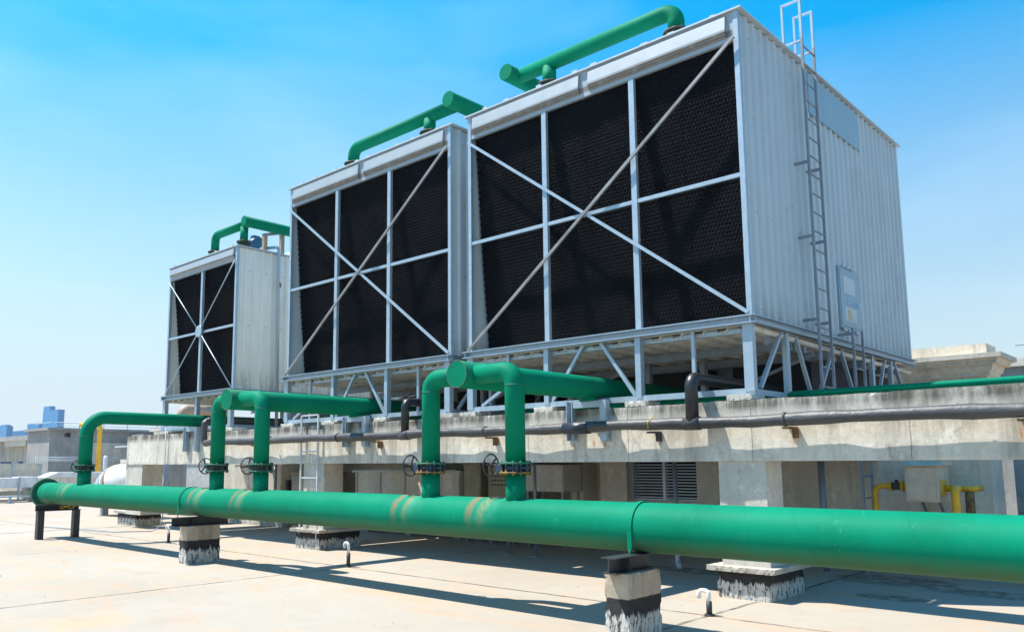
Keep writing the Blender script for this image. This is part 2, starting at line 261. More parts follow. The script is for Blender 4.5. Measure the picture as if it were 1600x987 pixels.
# ------------------------------------------------------------------ mesh tools
class MB:
    def __init__(s): s.v = []; s.f = []; s.sm = []
    def add(s, vs, fs, smooth=False):
        o = len(s.v); s.v += [tuple(p) for p in vs]; s.f += [tuple(i + o for i in f) for f in fs]; s.sm += [smooth] * len(fs) if isinstance(smooth, bool) else smooth; return s
    def box(s, x0, x1, y0, y1, z0, z1):
        return s.add([(x0, y0, z0), (x1, y0, z0), (x1, y1, z0), (x0, y1, z0), (x0, y0, z1), (x1, y0, z1), (x1, y1, z1), (x0, y1, z1)],
                     [(0, 3, 2, 1), (4, 5, 6, 7), (0, 1, 5, 4), (1, 2, 6, 5), (2, 3, 7, 6), (3, 0, 4, 7)])
    def prof(s, pts, a, b, up=(0, 0, 1), caps=True, closed=True):     # 2-D profile (u,v) swept from a to b; v along up, u along dir x up
        a = Vector(a); b = Vector(b); d = (b - a).normalized(); up = Vector(up); up = (up - d * up.dot(d)).normalized(); sd = d.cross(up)
        n = len(pts); vs = [a + sd * u + up * v for u, v in pts] + [b + sd * u + up * v for u, v in pts]
        fs = [(i, (i + 1) % n, (i + 1) % n + n, i + n) for i in range(n if closed else n - 1)]
        if caps and closed: fs += [tuple(range(n))[::-1], tuple(range(n, 2 * n))]
        return s.add(vs, fs)
    def bar(s, a, b, w, h, up=(0, 0, 1)):
        return s.prof([(-w / 2, -h / 2), (w / 2, -h / 2), (w / 2, h / 2), (-w / 2, h / 2)], a, b, up)
    def chan(s, a, b, w, h, t=0.012, up=(0, 0, 1)):      # C channel, open to +u
        return s.prof([(-w / 2, -h / 2), (w / 2, -h / 2), (w / 2, -h / 2 + t), (-w / 2 + t, -h / 2 + t), (-w / 2 + t, h / 2 - t), (w / 2, h / 2 - t), (w / 2, h / 2), (-w / 2, h / 2)], a, b, up)
    def tube(s, path, r, n=24, caps=True, rf=None):
        P = [Vector(p) for p in path]; rings = []
        d0 = (P[1] - P[0]).normalized(); ref = Vector((0, 0, 1)) if abs(d0.z) < 0.9 else Vector((1, 0, 0)); u = (ref - d0 * ref.dot(d0)).normalized()
        vs = []
        for i, p in enumerate(P):
            d = ((P[i + 1] - p).normalized() if i + 1 < len(P) else Vector()) + ((p - P[i - 1]).normalized() if i else Vector()); d.normalize()
            u = (u - d * u.dot(d)).normalized(); w = d.cross(u); rr = r if rf is None else rf(i / (len(P) - 1))
            for k in range(n):
                a = 2 * PI * k / n; vs.append(p + (u * math.cos(a) + w * math.sin(a)) * rr)
        fs = []; m = len(P)
        for i in range(m - 1):
            for k in range(n): fs.append((i * n + k, i * n + (k + 1) % n, (i + 1) * n + (k + 1) % n, (i + 1) * n + k))
        sm = [True] * len(fs)
        if caps: fs += [tuple(range(n))[::-1], tuple(range((m - 1) * n, m * n))]; sm += [False, False]
        return s.add(vs, fs, sm)
    def cyl(s, a, b, r, n=24): return s.tube([a, b], r, n)
    def flange(s, c, axis, R, t, nb=12, br=0.012, bl=0.03, rb=None):     # disc with bolts round the rim
        c = Vector(c); ax = Vector(axis).normalized(); s.cyl(c - ax * t / 2, c + ax * t / 2, R, 32)
        ref = Vector((0, 0, 1)) if abs(ax.z) < 0.9 else Vector((1, 0, 0)); u = (ref - ax * ref.dot(ax)).normalized(); w = ax.cross(u); rb = rb or R - br * 1.8
        for k in range(nb):
            a = 2 * PI * k / nb; q = c + (u * math.cos(a) + w * math.sin(a)) * rb; s.cyl(q - ax * (t / 2 + bl), q + ax * (t / 2 + bl), br, 6)
        return s
    def build(s, name, mat, parent=None, **kw):
        me = bpy.data.meshes.new(name); off = parent_world(parent) if parent else Vector()
        me.from_pydata([Vector(v) - off for v in s.v], [], s.f); me.polygons.foreach_set('use_smooth', s.sm); me.materials.append(mat); me.update()
        o = bpy.data.objects.new(name, me); COL.objects.link(o)
        if parent: o.parent = parent
        return o
def rough(x0, x1, y0, y1, z0, z1, step=0.05, chip=0.012, seed=1):
    R = random.Random(seed); L = (x1 - x0, y1 - y0, z1 - z0); n = [max(2, min(40, round(l / step))) for l in L]; m = MB(); key = {}
    def vid(i, j, k):
        if (i, j, k) not in key:
            p = [x0 + L[0] * i / n[0], y0 + L[1] * j / n[1], z0 + L[2] * k / n[2]]; ends = [(i, n[0]), (j, n[1]), (k, n[2])]; on = [a for a in range(3) if ends[a][0] in (0, ends[a][1])]
            cc = chip * (R.random() ** 2.5) * (2.4 if R.random() < 0.10 else 0.8)
            for a in range(3):
                if a in on:
                    if len(on) > 1 and not (a == 2 and k == 0): p[a] += cc * (1 if ends[a][0] == 0 else -1)
                    else: p[a] += 0 if a == 2 else R.uniform(0, chip * .12) * (1 if ends[a][0] == 0 else -1)
            key[(i, j, k)] = len(m.v); m.v.append(tuple(p))
        return key[(i, j, k)]
    for i in range(n[0]):
        for j in range(n[1]):
            m.f.append((vid(i, j, n[2]), vid(i + 1, j, n[2]), vid(i + 1, j + 1, n[2]), vid(i, j + 1, n[2]))); m.f.append((vid(i, j, 0), vid(i, j + 1, 0), vid(i + 1, j + 1, 0), vid(i + 1, j, 0)))
    for i in range(n[0]):
        for k in range(n[2]):
            m.f.append((vid(i, 0, k), vid(i + 1, 0, k), vid(i + 1, 0, k + 1), vid(i, 0, k + 1))); m.f.append((vid(i, n[1], k), vid(i, n[1], k + 1), vid(i + 1, n[1], k + 1), vid(i + 1, n[1], k)))
    for j in range(n[1]):
        for k in range(n[2]):
            m.f.append((vid(n[0], j, k), vid(n[0], j + 1, k), vid(n[0], j + 1, k + 1), vid(n[0], j, k + 1))); m.f.append((vid(0, j, k), vid(0, j, k + 1), vid(0, j + 1, k + 1), vid(0, j + 1, k)))
    m.sm = [False] * len(m.f); return m
def parent_world(o):
    v = Vector()
    while o is not None: v = v + Vector(o.location); o = o.parent
    return v
def tag(o, label=None, cat=None, group=None, kind=None):
    if label: o['label'] = label
    if cat: o['category'] = cat
    if group: o['group'] = group
    if kind: o['kind'] = kind
    return o
def thing(name, loc, label, cat, group=None):
    o = bpy.data.objects.new(name, None); COL.objects.link(o); o.location = loc; o.empty_display_size = 0.2; return tag(o, label, cat, group)
def kids(o): return [c for c in bpy.data.objects if c.parent == o]
def copy_tree(o, delta, parent=None):
    c = o.copy(); COL.objects.link(c); c.parent = parent
    if parent is None: c.location = Vector(o.location) + Vector(delta)
    for ch in kids(o): copy_tree(ch, delta, c)
    return c
def arc_path(pts, rb, n=8):
    P = [Vector(p) for p in pts]; out = [P[0]]
    for i in range(1, len(P) - 1):
        a = (P[i - 1] - P[i]).normalized(); b = (P[i + 1] - P[i]).normalized(); ang = a.angle(b); t = rb / math.tan(ang / 2)
        s0 = P[i] + a * t; s1 = P[i] + b * t; c = P[i] + (a + b).normalized() * (rb / math.sin(ang / 2))
        for k in range(n + 1):
            f = k / n; th = (PI - ang); v0 = s0 - c; v1 = s1 - c
            v = (v0 * math.sin((1 - f) * th) + v1 * math.sin(f * th)) / math.sin(th); out.append(c + v)
    out.append(P[-1]); return out

# ------------------------------------------------------------------ ground
g = MB().add([(-1890, -690, -42), (690, -690, -42), (690, 1490, -42), (-1890, 1490, -42)], [(0, 1, 2, 3)]).build('city_ground', M_CITY); tag(g, kind='structure')
g = MB().box(-112, 26, -9, 62, -0.5, 0); tag(g.build('roof_floor', M_FLOOR), kind='structure')
g = MB().box(-112, 26, -9, 62, -41.9, -0.5); tag(g.build('building_mass', M_CONCG), 'concrete walls of the building under the roof', 'building')

# ------------------------------------------------------------------ concrete platform that carries the towers
pf = thing('concrete_platform', (-10, 10, 0), 'long stained concrete edge beam on columns carrying the three cooling towers', 'platform')
def long_rough(xa, xb, y0, y1, z0, z1, st, chip, seed):
    R = random.Random(seed); n = round((xb - xa) / st); m = MB(); sec = [(y0, z0), (y0, z0 + .03), (y0, z1 - .03), (y0, z1), (y0 + .04, z1), (y1, z1), (y1, z0), (y0 + .04, z0)]
    for i in range(n + 1):
        x = xa + (xb - xa) * i / n; c1 = chip * R.random() ** 3 * (3 if R.random() < .06 else 1); c2 = chip * R.random() ** 3 * (3 if R.random() < .06 else 1)
        wav = 0.004 * math.sin(x * 2.3) + 0.003 * math.sin(x * 7.1)
        for q, (y, z) in enumerate(sec):
            if q == 0: y, z = y + c1, z + c1 * .8
            if q == 3: y, z = y + c2, z - c2 * .8 + wav
            if q == 4: z += wav
            m.v.append((x, y, z))
    k = len(sec)
    for i in range(n):
        for q in range(k): m.f.append((i * k + q, i * k + (q + 1) % k, (i + 1) * k + (q + 1) % k, (i + 1) * k + q))
    m.f += [tuple(range(k)), tuple(range(n * k, n * k + k))[::-1]]; m.sm = [False] * len(m.f); return m
long_rough(-22.7, 4.2, 10.0, 10.34, 1.705, 2.48, 0.04, 0.007, 5).build('edge_beam', M_BEAM, pf)
cb = MB()
for x0 in (-21.1, -17.7, -15.4, -10.4, -9.85, -4.85): cb.box(x0, x0 + 0.5, 10.34, 17.4, 1.72, 2.465)
cb.box(-22.7, -4.35, 17.4, 17.75, 1.72, 2.46); cb.box(-22.7, -22.35, 10.34, 17.4, 1.72, 2.465)
cb.build('cross_beam', M_CONCG, pf)
MB().box(-22.35, -4.4, 14.6, 17.4, 1.74, 1.9).build('platform_slab', M_CONCG, pf)
def column(x0, x1, y1=10.5, foot=True, fy=(9.92, 10.95), fx=None):
    c = MB().box(x0, x1, 10.025, y1, 0.36, 1.704).build('column', M_CONC2, pf)
    if foot:
        fx = fx or (x0 - 0.03, x1 + 0.03)
        rough(fx[0], fx[1], fy[0], fy[1], 0, 0.335, 0.05, 0.012, int(abs(x0) * 10)).build('footing', M_TARP, c)
        rough(fx[0] - 0.11, fx[1] + 0.09, fy[0] - 0.08, fy[1] + 0.05, 0.336, 0.40, 0.03, 0.014, int(abs(x0) * 11)).build('footing_cap', M_CONC, c)
column(-5.07, -4.44); column(-14.3, -13.6, fx=(-14.4, -13.58)); column(-22.68, -21.75, 10.6, True, (10.35, 11.1), (-23.9, -22.75)); column(3.2, 3.9)

# wall at the back of the recess
bw = thing('recess_wall', (-8, 12.2, 0), 'beige wall closing the space under the towers', 'wall')
MB().box(-27, -10.3, 15.2, 15.5, 0, 1.74).build('wall_section', M_CONCW, bw)
MB().box(-10.33, -10.02, 13.9, 14.9, 0, 1.70).box(-9.6, -8.98, 13.9, 14.9, 0, 1.70).build('pier', M_CONCW, bw); MB().box(-10.02, -9.6, 14.4, 14.9, 0, 1.70).build('wall_section', M_CONCW, bw)
MB().box(-7.51, -7.28, 14.0, 15.1, 0, 1.70).box(-9.2, -9.0, 14.0, 14.2, 0, 1.70).box(-9.2, -7.0, 13.98, 15.1, 0.8, 0.96).build('jamb', M_CONCW, bw)
MB().box(-7.28, -2.82, 14.0, 14.8, 0, 1.73).build('wall_section', M_CONCW, bw)
MB().box(-2.82, 6, 15.6, 15.9, 0, 2.2).build('wall_section', M_CONCG, bw)

# louvre
lv = thing('louvre_panel', (-8.25, 14.1, 0.96), 'grey metal louvre panel in two halves set into the recess wall', 'louvre')
MB().box(-9.0, -7.51, 14.35, 14.39, 0.96, 1.72).build('backing', M_DARK, lv)
MB().box(-9.0, -8.94, 14.08, 14.34, 0.96, 1.72).box(-7.57, -7.51, 14.08, 14.34, 0.96, 1.72).box(-8.29, -8.23, 14.09, 14.2, 1.0, 1.70).box(-8.94, -7.57, 14.08, 14.34, 0.96, 1.0).box(-8.94, -7.57, 14.08, 14.34, 1.70, 1.72).build('frame', M_LOUV, lv)
m = MB()
for i in range(12):
    z = 1.02 + i * 0.056
    for a, b in ((-8.94, -8.29), (-8.23, -7.57)):
        m.add([(a, 14.10, z), (b, 14.10, z), (b, 14.17, z + 0.008), (a, 14.17, z + 0.008), (a, 14.10, z + 0.018), (b, 14.10, z + 0.018), (b, 14.165, z + 0.022), (a, 14.165, z + 0.022)],
              [(0, 1, 5, 4), (4, 5, 6, 7), (0, 3, 2, 1), (3, 7, 6, 2), (0, 4, 7, 3), (1, 2, 6, 5)])
m.build('louvre_blades', M_LOUV, lv)

# posts under the beam
for X, Y, r, lab, foot in ((-7.35, 12.9, 0.035, 'thin grey steel post in front of the louvre panel', 0), (-4.95, 13.2, 0.05, 'grey steel post right of the near column under the beam', 0),
                     (-10.33, 11.9, 0.03, 'left one of two slim steel posts on foot plates behind the main pipe', 1), (-9.67, 11.9, 0.03, 'right one of two slim steel posts on foot plates behind the main pipe', 1),
                     (-20.2, 13.2, 0.045, 'grey post beside the round-topped tank under the beam', 0), (-23.2, 13.2, 0.03, 'thin post in front of the pale far panels', 0)):
    t = thing('support_post', (X, Y, 0), lab, 'post'); MB().cyl((X, Y, 0.02), (X, Y, 1.7), r, 12).build('shaft', M_GALVD, t); MB().box(X - 0.09, X + 0.09, Y - 0.09, Y + 0.09, 0, 0.018).build('foot_plate', M_GALVD, t)

# cabinets in the recess
def cabinet(name, x0, x1, y0, y1, z0, z1, mat, label, cat, door=True, legs=0.0, n=1):
    t = thing(name, ((x0 + x1) / 2, (y0 + y1) / 2, z0 - legs), label, cat)
    MB().box(x0, x1, y0, y1, z0, z1).build('body', mat, t)
    MB().box(x0 - 0.02, x1 + 0.02, y0 - 0.03, y1 + 0.02, z1, z1 + 0.02).build('top', mat, t)
    w = (x1 - x0) / n
    for i in range(n):
        if door: MB().box(x0 + w * i + 0.025, x0 + w * (i + 1) - 0.025, y0 - 0.012, y0 - 0.001, z0 + 0.03, z1 - 0.03).build('door', mat, t)
    if legs:
        for xx in (x0 + 0.05, x1 - 0.05):
            for yy in (y0 + 0.05, y1 - 0.05): MB().box(xx - 0.02, xx + 0.02, yy - 0.02, yy + 0.02, z0 - legs, z0 - 0.001).build('leg', M_GALVD, t)
    return t
cabinet('equipment_box', -11.0, -10.0, 13.2, 13.8, 1.12, 1.63, M_CREAM, 'pale cream metal box raised on legs right of the control cabinets', 'box', legs=1.12)
c1 = cabinet('control_cabinet', -12.74, -12.24, 13.2, 13.6, 0.25, 1.66, M_KHAKI, 'narrow khaki electrical cabinet without buttons', 'cabinet', legs=0.25)
c2 = cabinet('control_cabinet', -12.02, -11.3, 13.2, 13.6, 0.25, 1.66, M_KHAKI, 'khaki control cabinet with rows of small round buttons', 'cabinet', legs=0.25)
for r_ in range(3):
    for q in range(6): MB().cyl((-11.88 + q * 0.09, 13.165, 1.42 - r_ * 0.09), (-11.88 + q * 0.09, 13.187, 1.42 - r_ * 0.09), 0.02, 10).build('button', M_BUTTON, c2)
# plain lettering panel under the buttons
def text_part(txt, size, loc, rot, mat, parent, name='lettering'):
    cu_ = bpy.data.curves.new(name, 'FONT'); cu_.body = txt; cu_.size = size; cu_.extrude = 0.0015; cu_.align_x = 'CENTER'
    o = bpy.data.objects.new(name, cu_); COL.objects.link(o); dg = bpy.context.evaluated_depsgraph_get(); me = bpy.data.meshes.new_from_object(o.evaluated_get(dg))
    bpy.data.objects.remove(o); me.materials.append(mat); p = bpy.data.objects.new(name, me); COL.objects.link(p)
    p.parent = parent; p.location = Vector(loc) - parent_world(parent); p.rotation_euler = rot; return p
t = thing('water_tank', (-14.8, 13.8, 0.2), 'long beige tank with stained panels and a pale rim under the beam', 'tank')
MB().box(-16.7, -12.95, 13.3, 14.7, 0.4, 1.48).build('body', M_CONCW, t)
MB().box(-16.76, -12.9, 13.24, 14.76, 1.481, 1.53).build('rim', M_CONC2, t)
m = MB()
for i in range(5): m.box(-16.65 + i * 0.91, -16.6 + i * 0.91, 13.26, 13.299, 0.4, 1.48)
m.build('rib', M_CREAM, t)
for xx in (-16.4, -14.8, -13.2): MB().box(xx - 0.1, xx + 0.1, 13.4, 14.6, 0, 0.399).build('leg', M_CONCG, t)
t = thing('storage_tank', (-19.4, 14, 0), 'drum-shaped beige tank with dark slot beside the white ladder', 'tank')
MB().cyl((-19.4, 14.1, 0.3), (-19.4, 14.1, 1.42), 0.75, 40).build('drum', M_CREAM, t)
MB().cyl((-19.4, 14.1, 1.421), (-19.4, 14.1, 1.48), 0.8, 40).build('lid', M_KHAKI, t)
MB().cyl((-19.4, 14.1, 0), (-19.4, 14.1, 0.299), 0.6, 24).build('plinth', M_CONCG, t)
MB().box(-19.85, -19.75, 13.32, 13.5, 0.85, 1.25).build('slot', M_DARK, t)
cabinet('grey_wall_panel', -25.4, -23.7, 13.2, 13.4, 0.2, 1.70, M_GBOX, 'large flat grey sheet panel with white paint spots near the far end of the platform', 'panel', door=False)
cabinet('duct_panel', -23.1, -20.5, 13.6, 14.3, 0.1, 1.68, M_CREAM, 'cream panelled unit behind the two far risers', 'panel', n=3)
for x0, x1, y0, y1, lab in ((-25.2, -22.5, 14.6, 15.1, 'low tarred concrete kerb behind the far end of the main pipe'), (-22.3, -19.2, 12.8, 13.1, 'low white-splashed concrete kerb under the far panels')):
    o = MB().box(x0, x1, y0, y1, 0, 0.30).build('equipment_kerb', M_TARP); tag(o, lab, 'kerb')

# stainless box and yellow gas pipes
t = thing('meter_box', (-3.5, 13.4, 1.1), 'brushed steel meter box hung under the beam between yellow pipes', 'box')
MB().box(-3.75, -3.31, 13.2, 13.75, 1.11, 1.63).build('body', M_INOX, t)
MB().box(-3.71, -3.35, 13.18, 13.199, 1.14, 1.60).build('door', M_INOX, t)
MB().add([(-3.79, 13.14, 1.631), (-3.27, 13.14, 1.631), (-3.27, 13.8, 1.631), (-3.79, 13.8, 1.631), (-3.79, 13.28, 1.70), (-3.27, 13.28, 1.70), (-3.27, 13.8, 1.70), (-3.79, 13.8, 1.70)],
         [(0, 3, 2, 1), (4, 5, 6, 7), (0, 1, 5, 4), (1, 2, 6, 5), (2, 3, 7, 6), (3, 0, 4, 7)]).build('hood', M_INOX, t)
for xx in (-3.65, -3.42): MB().bar((xx, 13.6, 1.10), (xx, 14.0, 0.75), 0.035, 0.035, (0, 0, 1)).build('bracket', M_GALVD, t)
t = thing('gas_pipe', (-4.2, 13.4, 0), 'yellow gas pipe with a black valve entering the left of the steel meter box', 'pipe')
MB().tube(arc_path([(-4.24, 14.05, 0.6), (-4.24, 13.4, 0.6), (-4.24, 13.4, 1.325), (-3.76, 13.4, 1.325)], 0.11), 0.042, 16).build('pipe_run', M_YEL, t)
vb = MB().cyl((-3.99, 13.4, 1.325), (-3.87, 13.4, 1.325), 0.054, 16).cyl((-3.93, 13.4, 1.325), (-3.93, 13.4, 1.42), 0.025, 12).box(-3.97, -3.89, 13.34, 13.46, 1.27, 1.38).build('valve', M_IRON, t)
MB().flange((-4.01, 13.4, 1.325), (1, 0, 0), 0.075, 0.025, 8, 0.008, 0.014).flange((-3.85, 13.4, 1.325), (1, 0, 0), 0.075, 0.025, 8, 0.008, 0.014).flange((-3.79, 13.4, 1.325), (1, 0, 0), 0.07, 0.02, 8, 0.008, 0.01).build('flange', M_YEL, t)
t = thing('gas_pipe', (-3.1, 13.4, 0), 'yellow gas pipe leaving the right of the steel meter box and bending down', 'pipe')
MB().tube(arc_path([(-3.30, 13.4, 1.30), (-2.92, 13.4, 1.30), (-2.92, 13.8, 1.30)], 0.08), 0.045, 16).tube(arc_path([(-3.10, 13.3, 1.30), (-3.10, 13.15, 1.30), (-3.10, 13.15, 0.6), (-3.10, 14.05, 0.6)], 0.07), 0.055, 16).build('pipe_run', M_YEL, t)
MB().box(-3.31, -3.285, 13.28, 13.52, 1.2, 1.42).build('mounting_plate', M_YEL, t)
MB().cyl((-2.96, 13.3, 0.72), (-2.96, 13.3, 1.26), 0.06, 14).build('regulator', M_RUSTY, t)
t = MB().box(-2.35, -1.1, 13.2, 15.6, 0.99, 1.02).box(-2.3, -2.25, 13.3, 15.6, 0.94, 0.989).box(-1.2, -1.15, 13.3, 15.6, 0.94, 0.989).build('steel_shelf', M_AWN); tag(t, 'dark blue steel shelf under the beam at the right edge', 'shelf')

# ------------------------------------------------------------------ cooling towers
def fill_mesh(x0, x1, z0, z1, yb, yt, zlo, zhi, cw=0.056, ch=0.060):
    nx = max(2, round((x1 - x0) / cw)); nz = max(2, round((z1 - z0) / ch)); sx, sz = 4, 3
    NX, NZ = nx * sx + 1, nz * sz + 1; m = MB(); V = []
    for j in range(NZ):
        z = z0 + (z1 - z0) * j / (NZ - 1); row = j // sz; fz = (j % sz) / sz; base = yb + (yt - yb) * (z - zlo) / (zhi - zlo)
        for i in range(NX):
            base = yb + (yt - yb) * (z - zlo) / (zhi - zlo); x = x0 + (x1 - x0) * i / (NX - 1); ph = i / sx + 0.5 * (row % 2)
            s = (0.5 + 0.5 * math.cos(2 * PI * ph)) ** 1.5; lip = (0.020, 0.015, 0.0)[j % sz]; base += 0.006 * (int((x + 40) / 0.84 + 0.3 * row % 1 * 0) % 2) + 0.008 * math.sin(x * 3.1 + z * 1.7)
            V.append((x, base - lip * s + random.uniform(-.002, .002), z))
    F = []
    for j in range(NZ - 1):
        for i in range(NX - 1): F.append((j * NX + i, j * NX + i + 1, (j + 1) * NX + i + 1, (j + 1) * NX + i))
    m.add(V, F, False); return m
def corr_side(m, X, y0, y1, z0, z1, pitch=0.235, d=0.038, sgn=1):
    n = round((y1 - y0) / pitch); pts = []
    for i in range(n):
        a = y0 + (y1 - y0) * i / n; p = (y1 - y0) / n; j = random.uniform(-.003, .003)
        pts += [(a, 0), (a + p * 0.55, 0 + j), (a + p * 0.66, d + j), (a + p * 0.89, d + j)]
    pts.append((y1, 0)); k = len(pts)
    vs = [(X + sgn * u, y, z0) for y, u in pts] + [(X + sgn * u, y, z1) for y, u in pts] + [(X - sgn * 0.03, y, z0) for y, u in pts] + [(X - sgn * 0.03, y, z1) for y, u in pts]
    fs = []
    for i in range(k - 1):
        fs += [(i, i + 1, k + i + 1, k + i), (2 * k + i, 3 * k + i, 3 * k + i + 1, 2 * k + i + 1), (k + i, k + i + 1, 3 * k + i + 1, 3 * k + i), (i, 2 * k + i, 2 * k + i + 1, i + 1)]
    fs += [(0, k, 3 * k, 2 * k), (k - 1, 3 * k - 1 + 0, 4 * k - 1, 2 * k - 1)] if False else []
    return m.add(vs, fs)

def tower(x0, x1, y1, zb, zt, mull, zr, label, small=False, panel=None):
    y0 = 10.15; panel = panel or M_PANEL
    T = thing('cooling_tower', ((x0 + x1) / 2, y0, 2.56), label, 'cooling tower', 'induced draught cooling towers on the platform')
    fz = zb + 0.11                      # top of base channel
    hz = zt - (0.42 if not small else 0.34)     # underside of fascia
    # base channel ring
    for nm, mb in (('front', MB().chan((x0 - 0.05, y0 - 0.06, zb + 0.055), (x1 + 0.05, y0 - 0.06, zb + 0.055), 0.11, 0.11, 0.014)),
                   ('right', MB().chan((x1 + 0.04, y0 - 0.1, zb + 0.055), (x1 + 0.04, y1 + 0.05, zb + 0.055), 0.08, 0.108, 0.014)),
                   ('left', MB().chan((x0 - 0.04, y1 + 0.05, zb + 0.055), (x0 - 0.04, y0 - 0.1, zb + 0.055), 0.08, 0.108, 0.014))):
        mb.build('base_rail', M_GALV, T)
    # casing
    corr_side(MB(), x1 - 0.03, y0 + 0.07, y1, fz + 0.002, zt - 0.01).build('side_panel', panel, T)
    corr_side(MB(), x0 + 0.03, y0 + 0.07, y1, fz + 0.002, zt - 0.01, sgn=-1).build('side_panel', panel, T)
    MB().box(x0 + 0.05, x1 - 0.05, y1 - 0.05, y1, fz, zt - 0.01).build('rear_panel', panel, T)
    MB().box(x0 - 0.06, x1 + 0.06, y0 - 0.04, y1 + 0.06, zt, zt + 0.025).build('top_deck', M_PANEL, T)
    # corner posts and mullions
    for xx in (x0 + 0.035, x1 - 0.035): MB().box(xx - 0.035, xx + 0.035, y0 - 0.005, y0 + 0.068, fz + 0.001, zt - 0.002).build('corner_post', M_GALV, T)
    MB().box(x0 + 0.02, x0 + 0.09, y0 + 0.42, y0 + 0.5, fz, hz).build('inner_post', M_GALVD, T)
    mw = 0.045
    for mx in mull: MB().box(mx - mw, mx + mw, y0 - 0.002, y0 + 0.06, fz + 0.001, hz - 0.001).build('mullion', M_GALV, T)
    xs = [x0 + 0.07] + [v for mx in mull for v in (mx - mw, mx + mw)] + [x1 - 0.07]
    for i in range(0, len(xs), 2): MB().box(xs[i], xs[i + 1], y0 + 0.005, y0 + 0.045, zr - 0.028, zr + 0.028).build('cross_rail', M_GALV, T)
    # fascia
    MB().box(x0 + 0.07, x1 - 0.07, y0 + 0.004, y0 + 0.06, hz, zt - 0.003).build('fascia', M_FASC, T)
    pr = [(0, .36), (-.02, .37), (-.05, .34), (-.085, .16), (-.085, .12), (-.055, .09), (-.055, .075), (-.02, .05), (0, .05)]
    pr = [(a * 0.6, b) for a, b in pr]
    if small: pr = [(a, b * 0.8) for a, b in pr]
    sp = [(x0 + 0.13, (x0 + x1) / 2 - 0.1), ((x0 + x1) / 2 + 0.08, x1 - 0.17)] if not small else [(x0 + 0.08, x1 - 0.12)]
    for a, b in sp:
        MB().prof([(-u, v) for u, v in pr][::-1], (b, y0 + 0.003, hz + 0.02), (a, y0 + 0.003, hz + 0.02)).build('fascia_cover', M_FASC, T) if False else \
        MB().prof([(u, v) for u, v in pr], (a, y0 + 0.003, hz + 0.02), (b, y0 + 0.003, hz + 0.02)) and fascia(T, a, b, y0 + 0.003, hz + 0.02, pr)
    # small fixings on the front edge of the deck
    n = 8 if not small else 5
    for i in range(n):
        a = x0 + 0.35 + (x1 - x0 - 0.7) * i / (n - 1) + random.uniform(-.15, .15); w = random.uniform(.03, .07); MB().box(a - w, a + w, y0 - 0.02, y0 + 0.12, zt + 0.026, zt + random.uniform(.05, .075)).build('deck_clip', M_PANEL, T)
    # fill
    zz0, zz1 = fz + 0.02, hz - 0.005; zm = zr; ed = [x0 + 0.10] + list(mull) + [x1 - 0.075]
    for i in range(len(ed) - 1):
        for za, zc in ((zz0, zm - 0.004), (zm + 0.004, zz1)):
            fill_mesh(ed[i] + 0.004, ed[i + 1] - 0.004, za, zc, y0 + 0.40, y0 + 0.09, zz0, zz1).build('fill_pack', M_FILL, T)
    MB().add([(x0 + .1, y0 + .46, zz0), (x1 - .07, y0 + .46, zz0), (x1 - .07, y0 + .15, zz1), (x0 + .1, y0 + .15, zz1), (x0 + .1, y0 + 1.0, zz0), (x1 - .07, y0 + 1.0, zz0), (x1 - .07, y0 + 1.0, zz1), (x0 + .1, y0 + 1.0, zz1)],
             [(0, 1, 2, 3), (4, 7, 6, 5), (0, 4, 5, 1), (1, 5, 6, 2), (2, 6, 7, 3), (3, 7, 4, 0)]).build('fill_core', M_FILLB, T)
    # bracing
    yb_ = y0 - 0.035
    if not small:
        L = lambda a, b, y, w: MB().prof([(-0.004, -w), (0.0, -w), (0.0, w), (0.045, w), (0.045, w + 0.004), (-0.004, w + 0.004)], a, b, Vector((0, 0, 1)) )
        for a, b, y in (((x0 + 0.03, zb + 0.13), (x1 - 0.04, hz + 0.02), yb_ - 0.03), ((x0 + 0.03, hz - 0.06), (x1 - 0.04, zb + 0.15), yb_)):
            MB().chan((b[0], y, b[1]), (a[0], y, a[1]), 0.03, 0.046, 0.006, (0, 0, 1)).build('brace', M_BRACE if b[1] > a[1] else M_GALV, T)
    else:
        cx = mull[0]; 
        for a in ((x0 + 0.04, zb + 0.15), (x1 - 0.04, zb + 0.15), (x0 + 0.04, hz - 0.05), (x1 - 0.04, hz - 0.02)):
            MB().cyl((a[0], yb_, a[1]), (cx, yb_, zr + 0.02), 0.014, 10).build('brace', M_GALV, T)
        MB().cyl((cx, yb_ - 0.02, zr + 0.02), (cx, yb_ + 0.02, zr + 0.02), 0.15, 28).build('hub_plate', M_GALV, T)
    # basin, underframe
    m = MB(); n = int((x1 - x0) / 0.32)
    for i in range(n):
        a = x0 + 0.02 + (x1 - x0 - 0.04) * i / n; w = (x1 - x0 - 0.04) / n
        m.add([(a, y0, zb - 0.02), (a + w * .5, y0, zb - 0.02), (a + w * .6, y0, zb - 0.07), (a + w * .9, y0, zb - 0.07), (a + w, y0, zb - 0.02)] + [(p, y1, q) for p, q in ((a, zb - .1), (a + w * .5, zb - .1), (a + w * .6, zb - .15), (a + w * .9, zb - .15), (a + w, zb - .1))],
              [(i_, i_ + 1, i_ + 6, i_ + 5) for i_ in range(4)])
    m.box(x0 + 0.02, x1 - 0.02, y0, y1, zb - 0.012, zb - 0.004); m.build('basin', M_PAN, T)
    lz = 2.60
    lx = [x0 + 0.06] + list(mull) + [x1 - 0.06]
    for yy in (y0 + 1.2, y0 + 2.6, y0 + 4.2, y0 + 5.6):
        if yy < y1: MB().chan((x0, yy, zb - 0.17), (x1, yy, zb - 0.17), 0.06, 0.12, 0.012).build('cross_member', M_GALVD, T)
    MB().box(x0 + 0.9, x1 - 0.9, y0 + 3.0, y0 + 5.2, zb - 0.42, zb - 0.16).build('sump', M_GALVD, T)
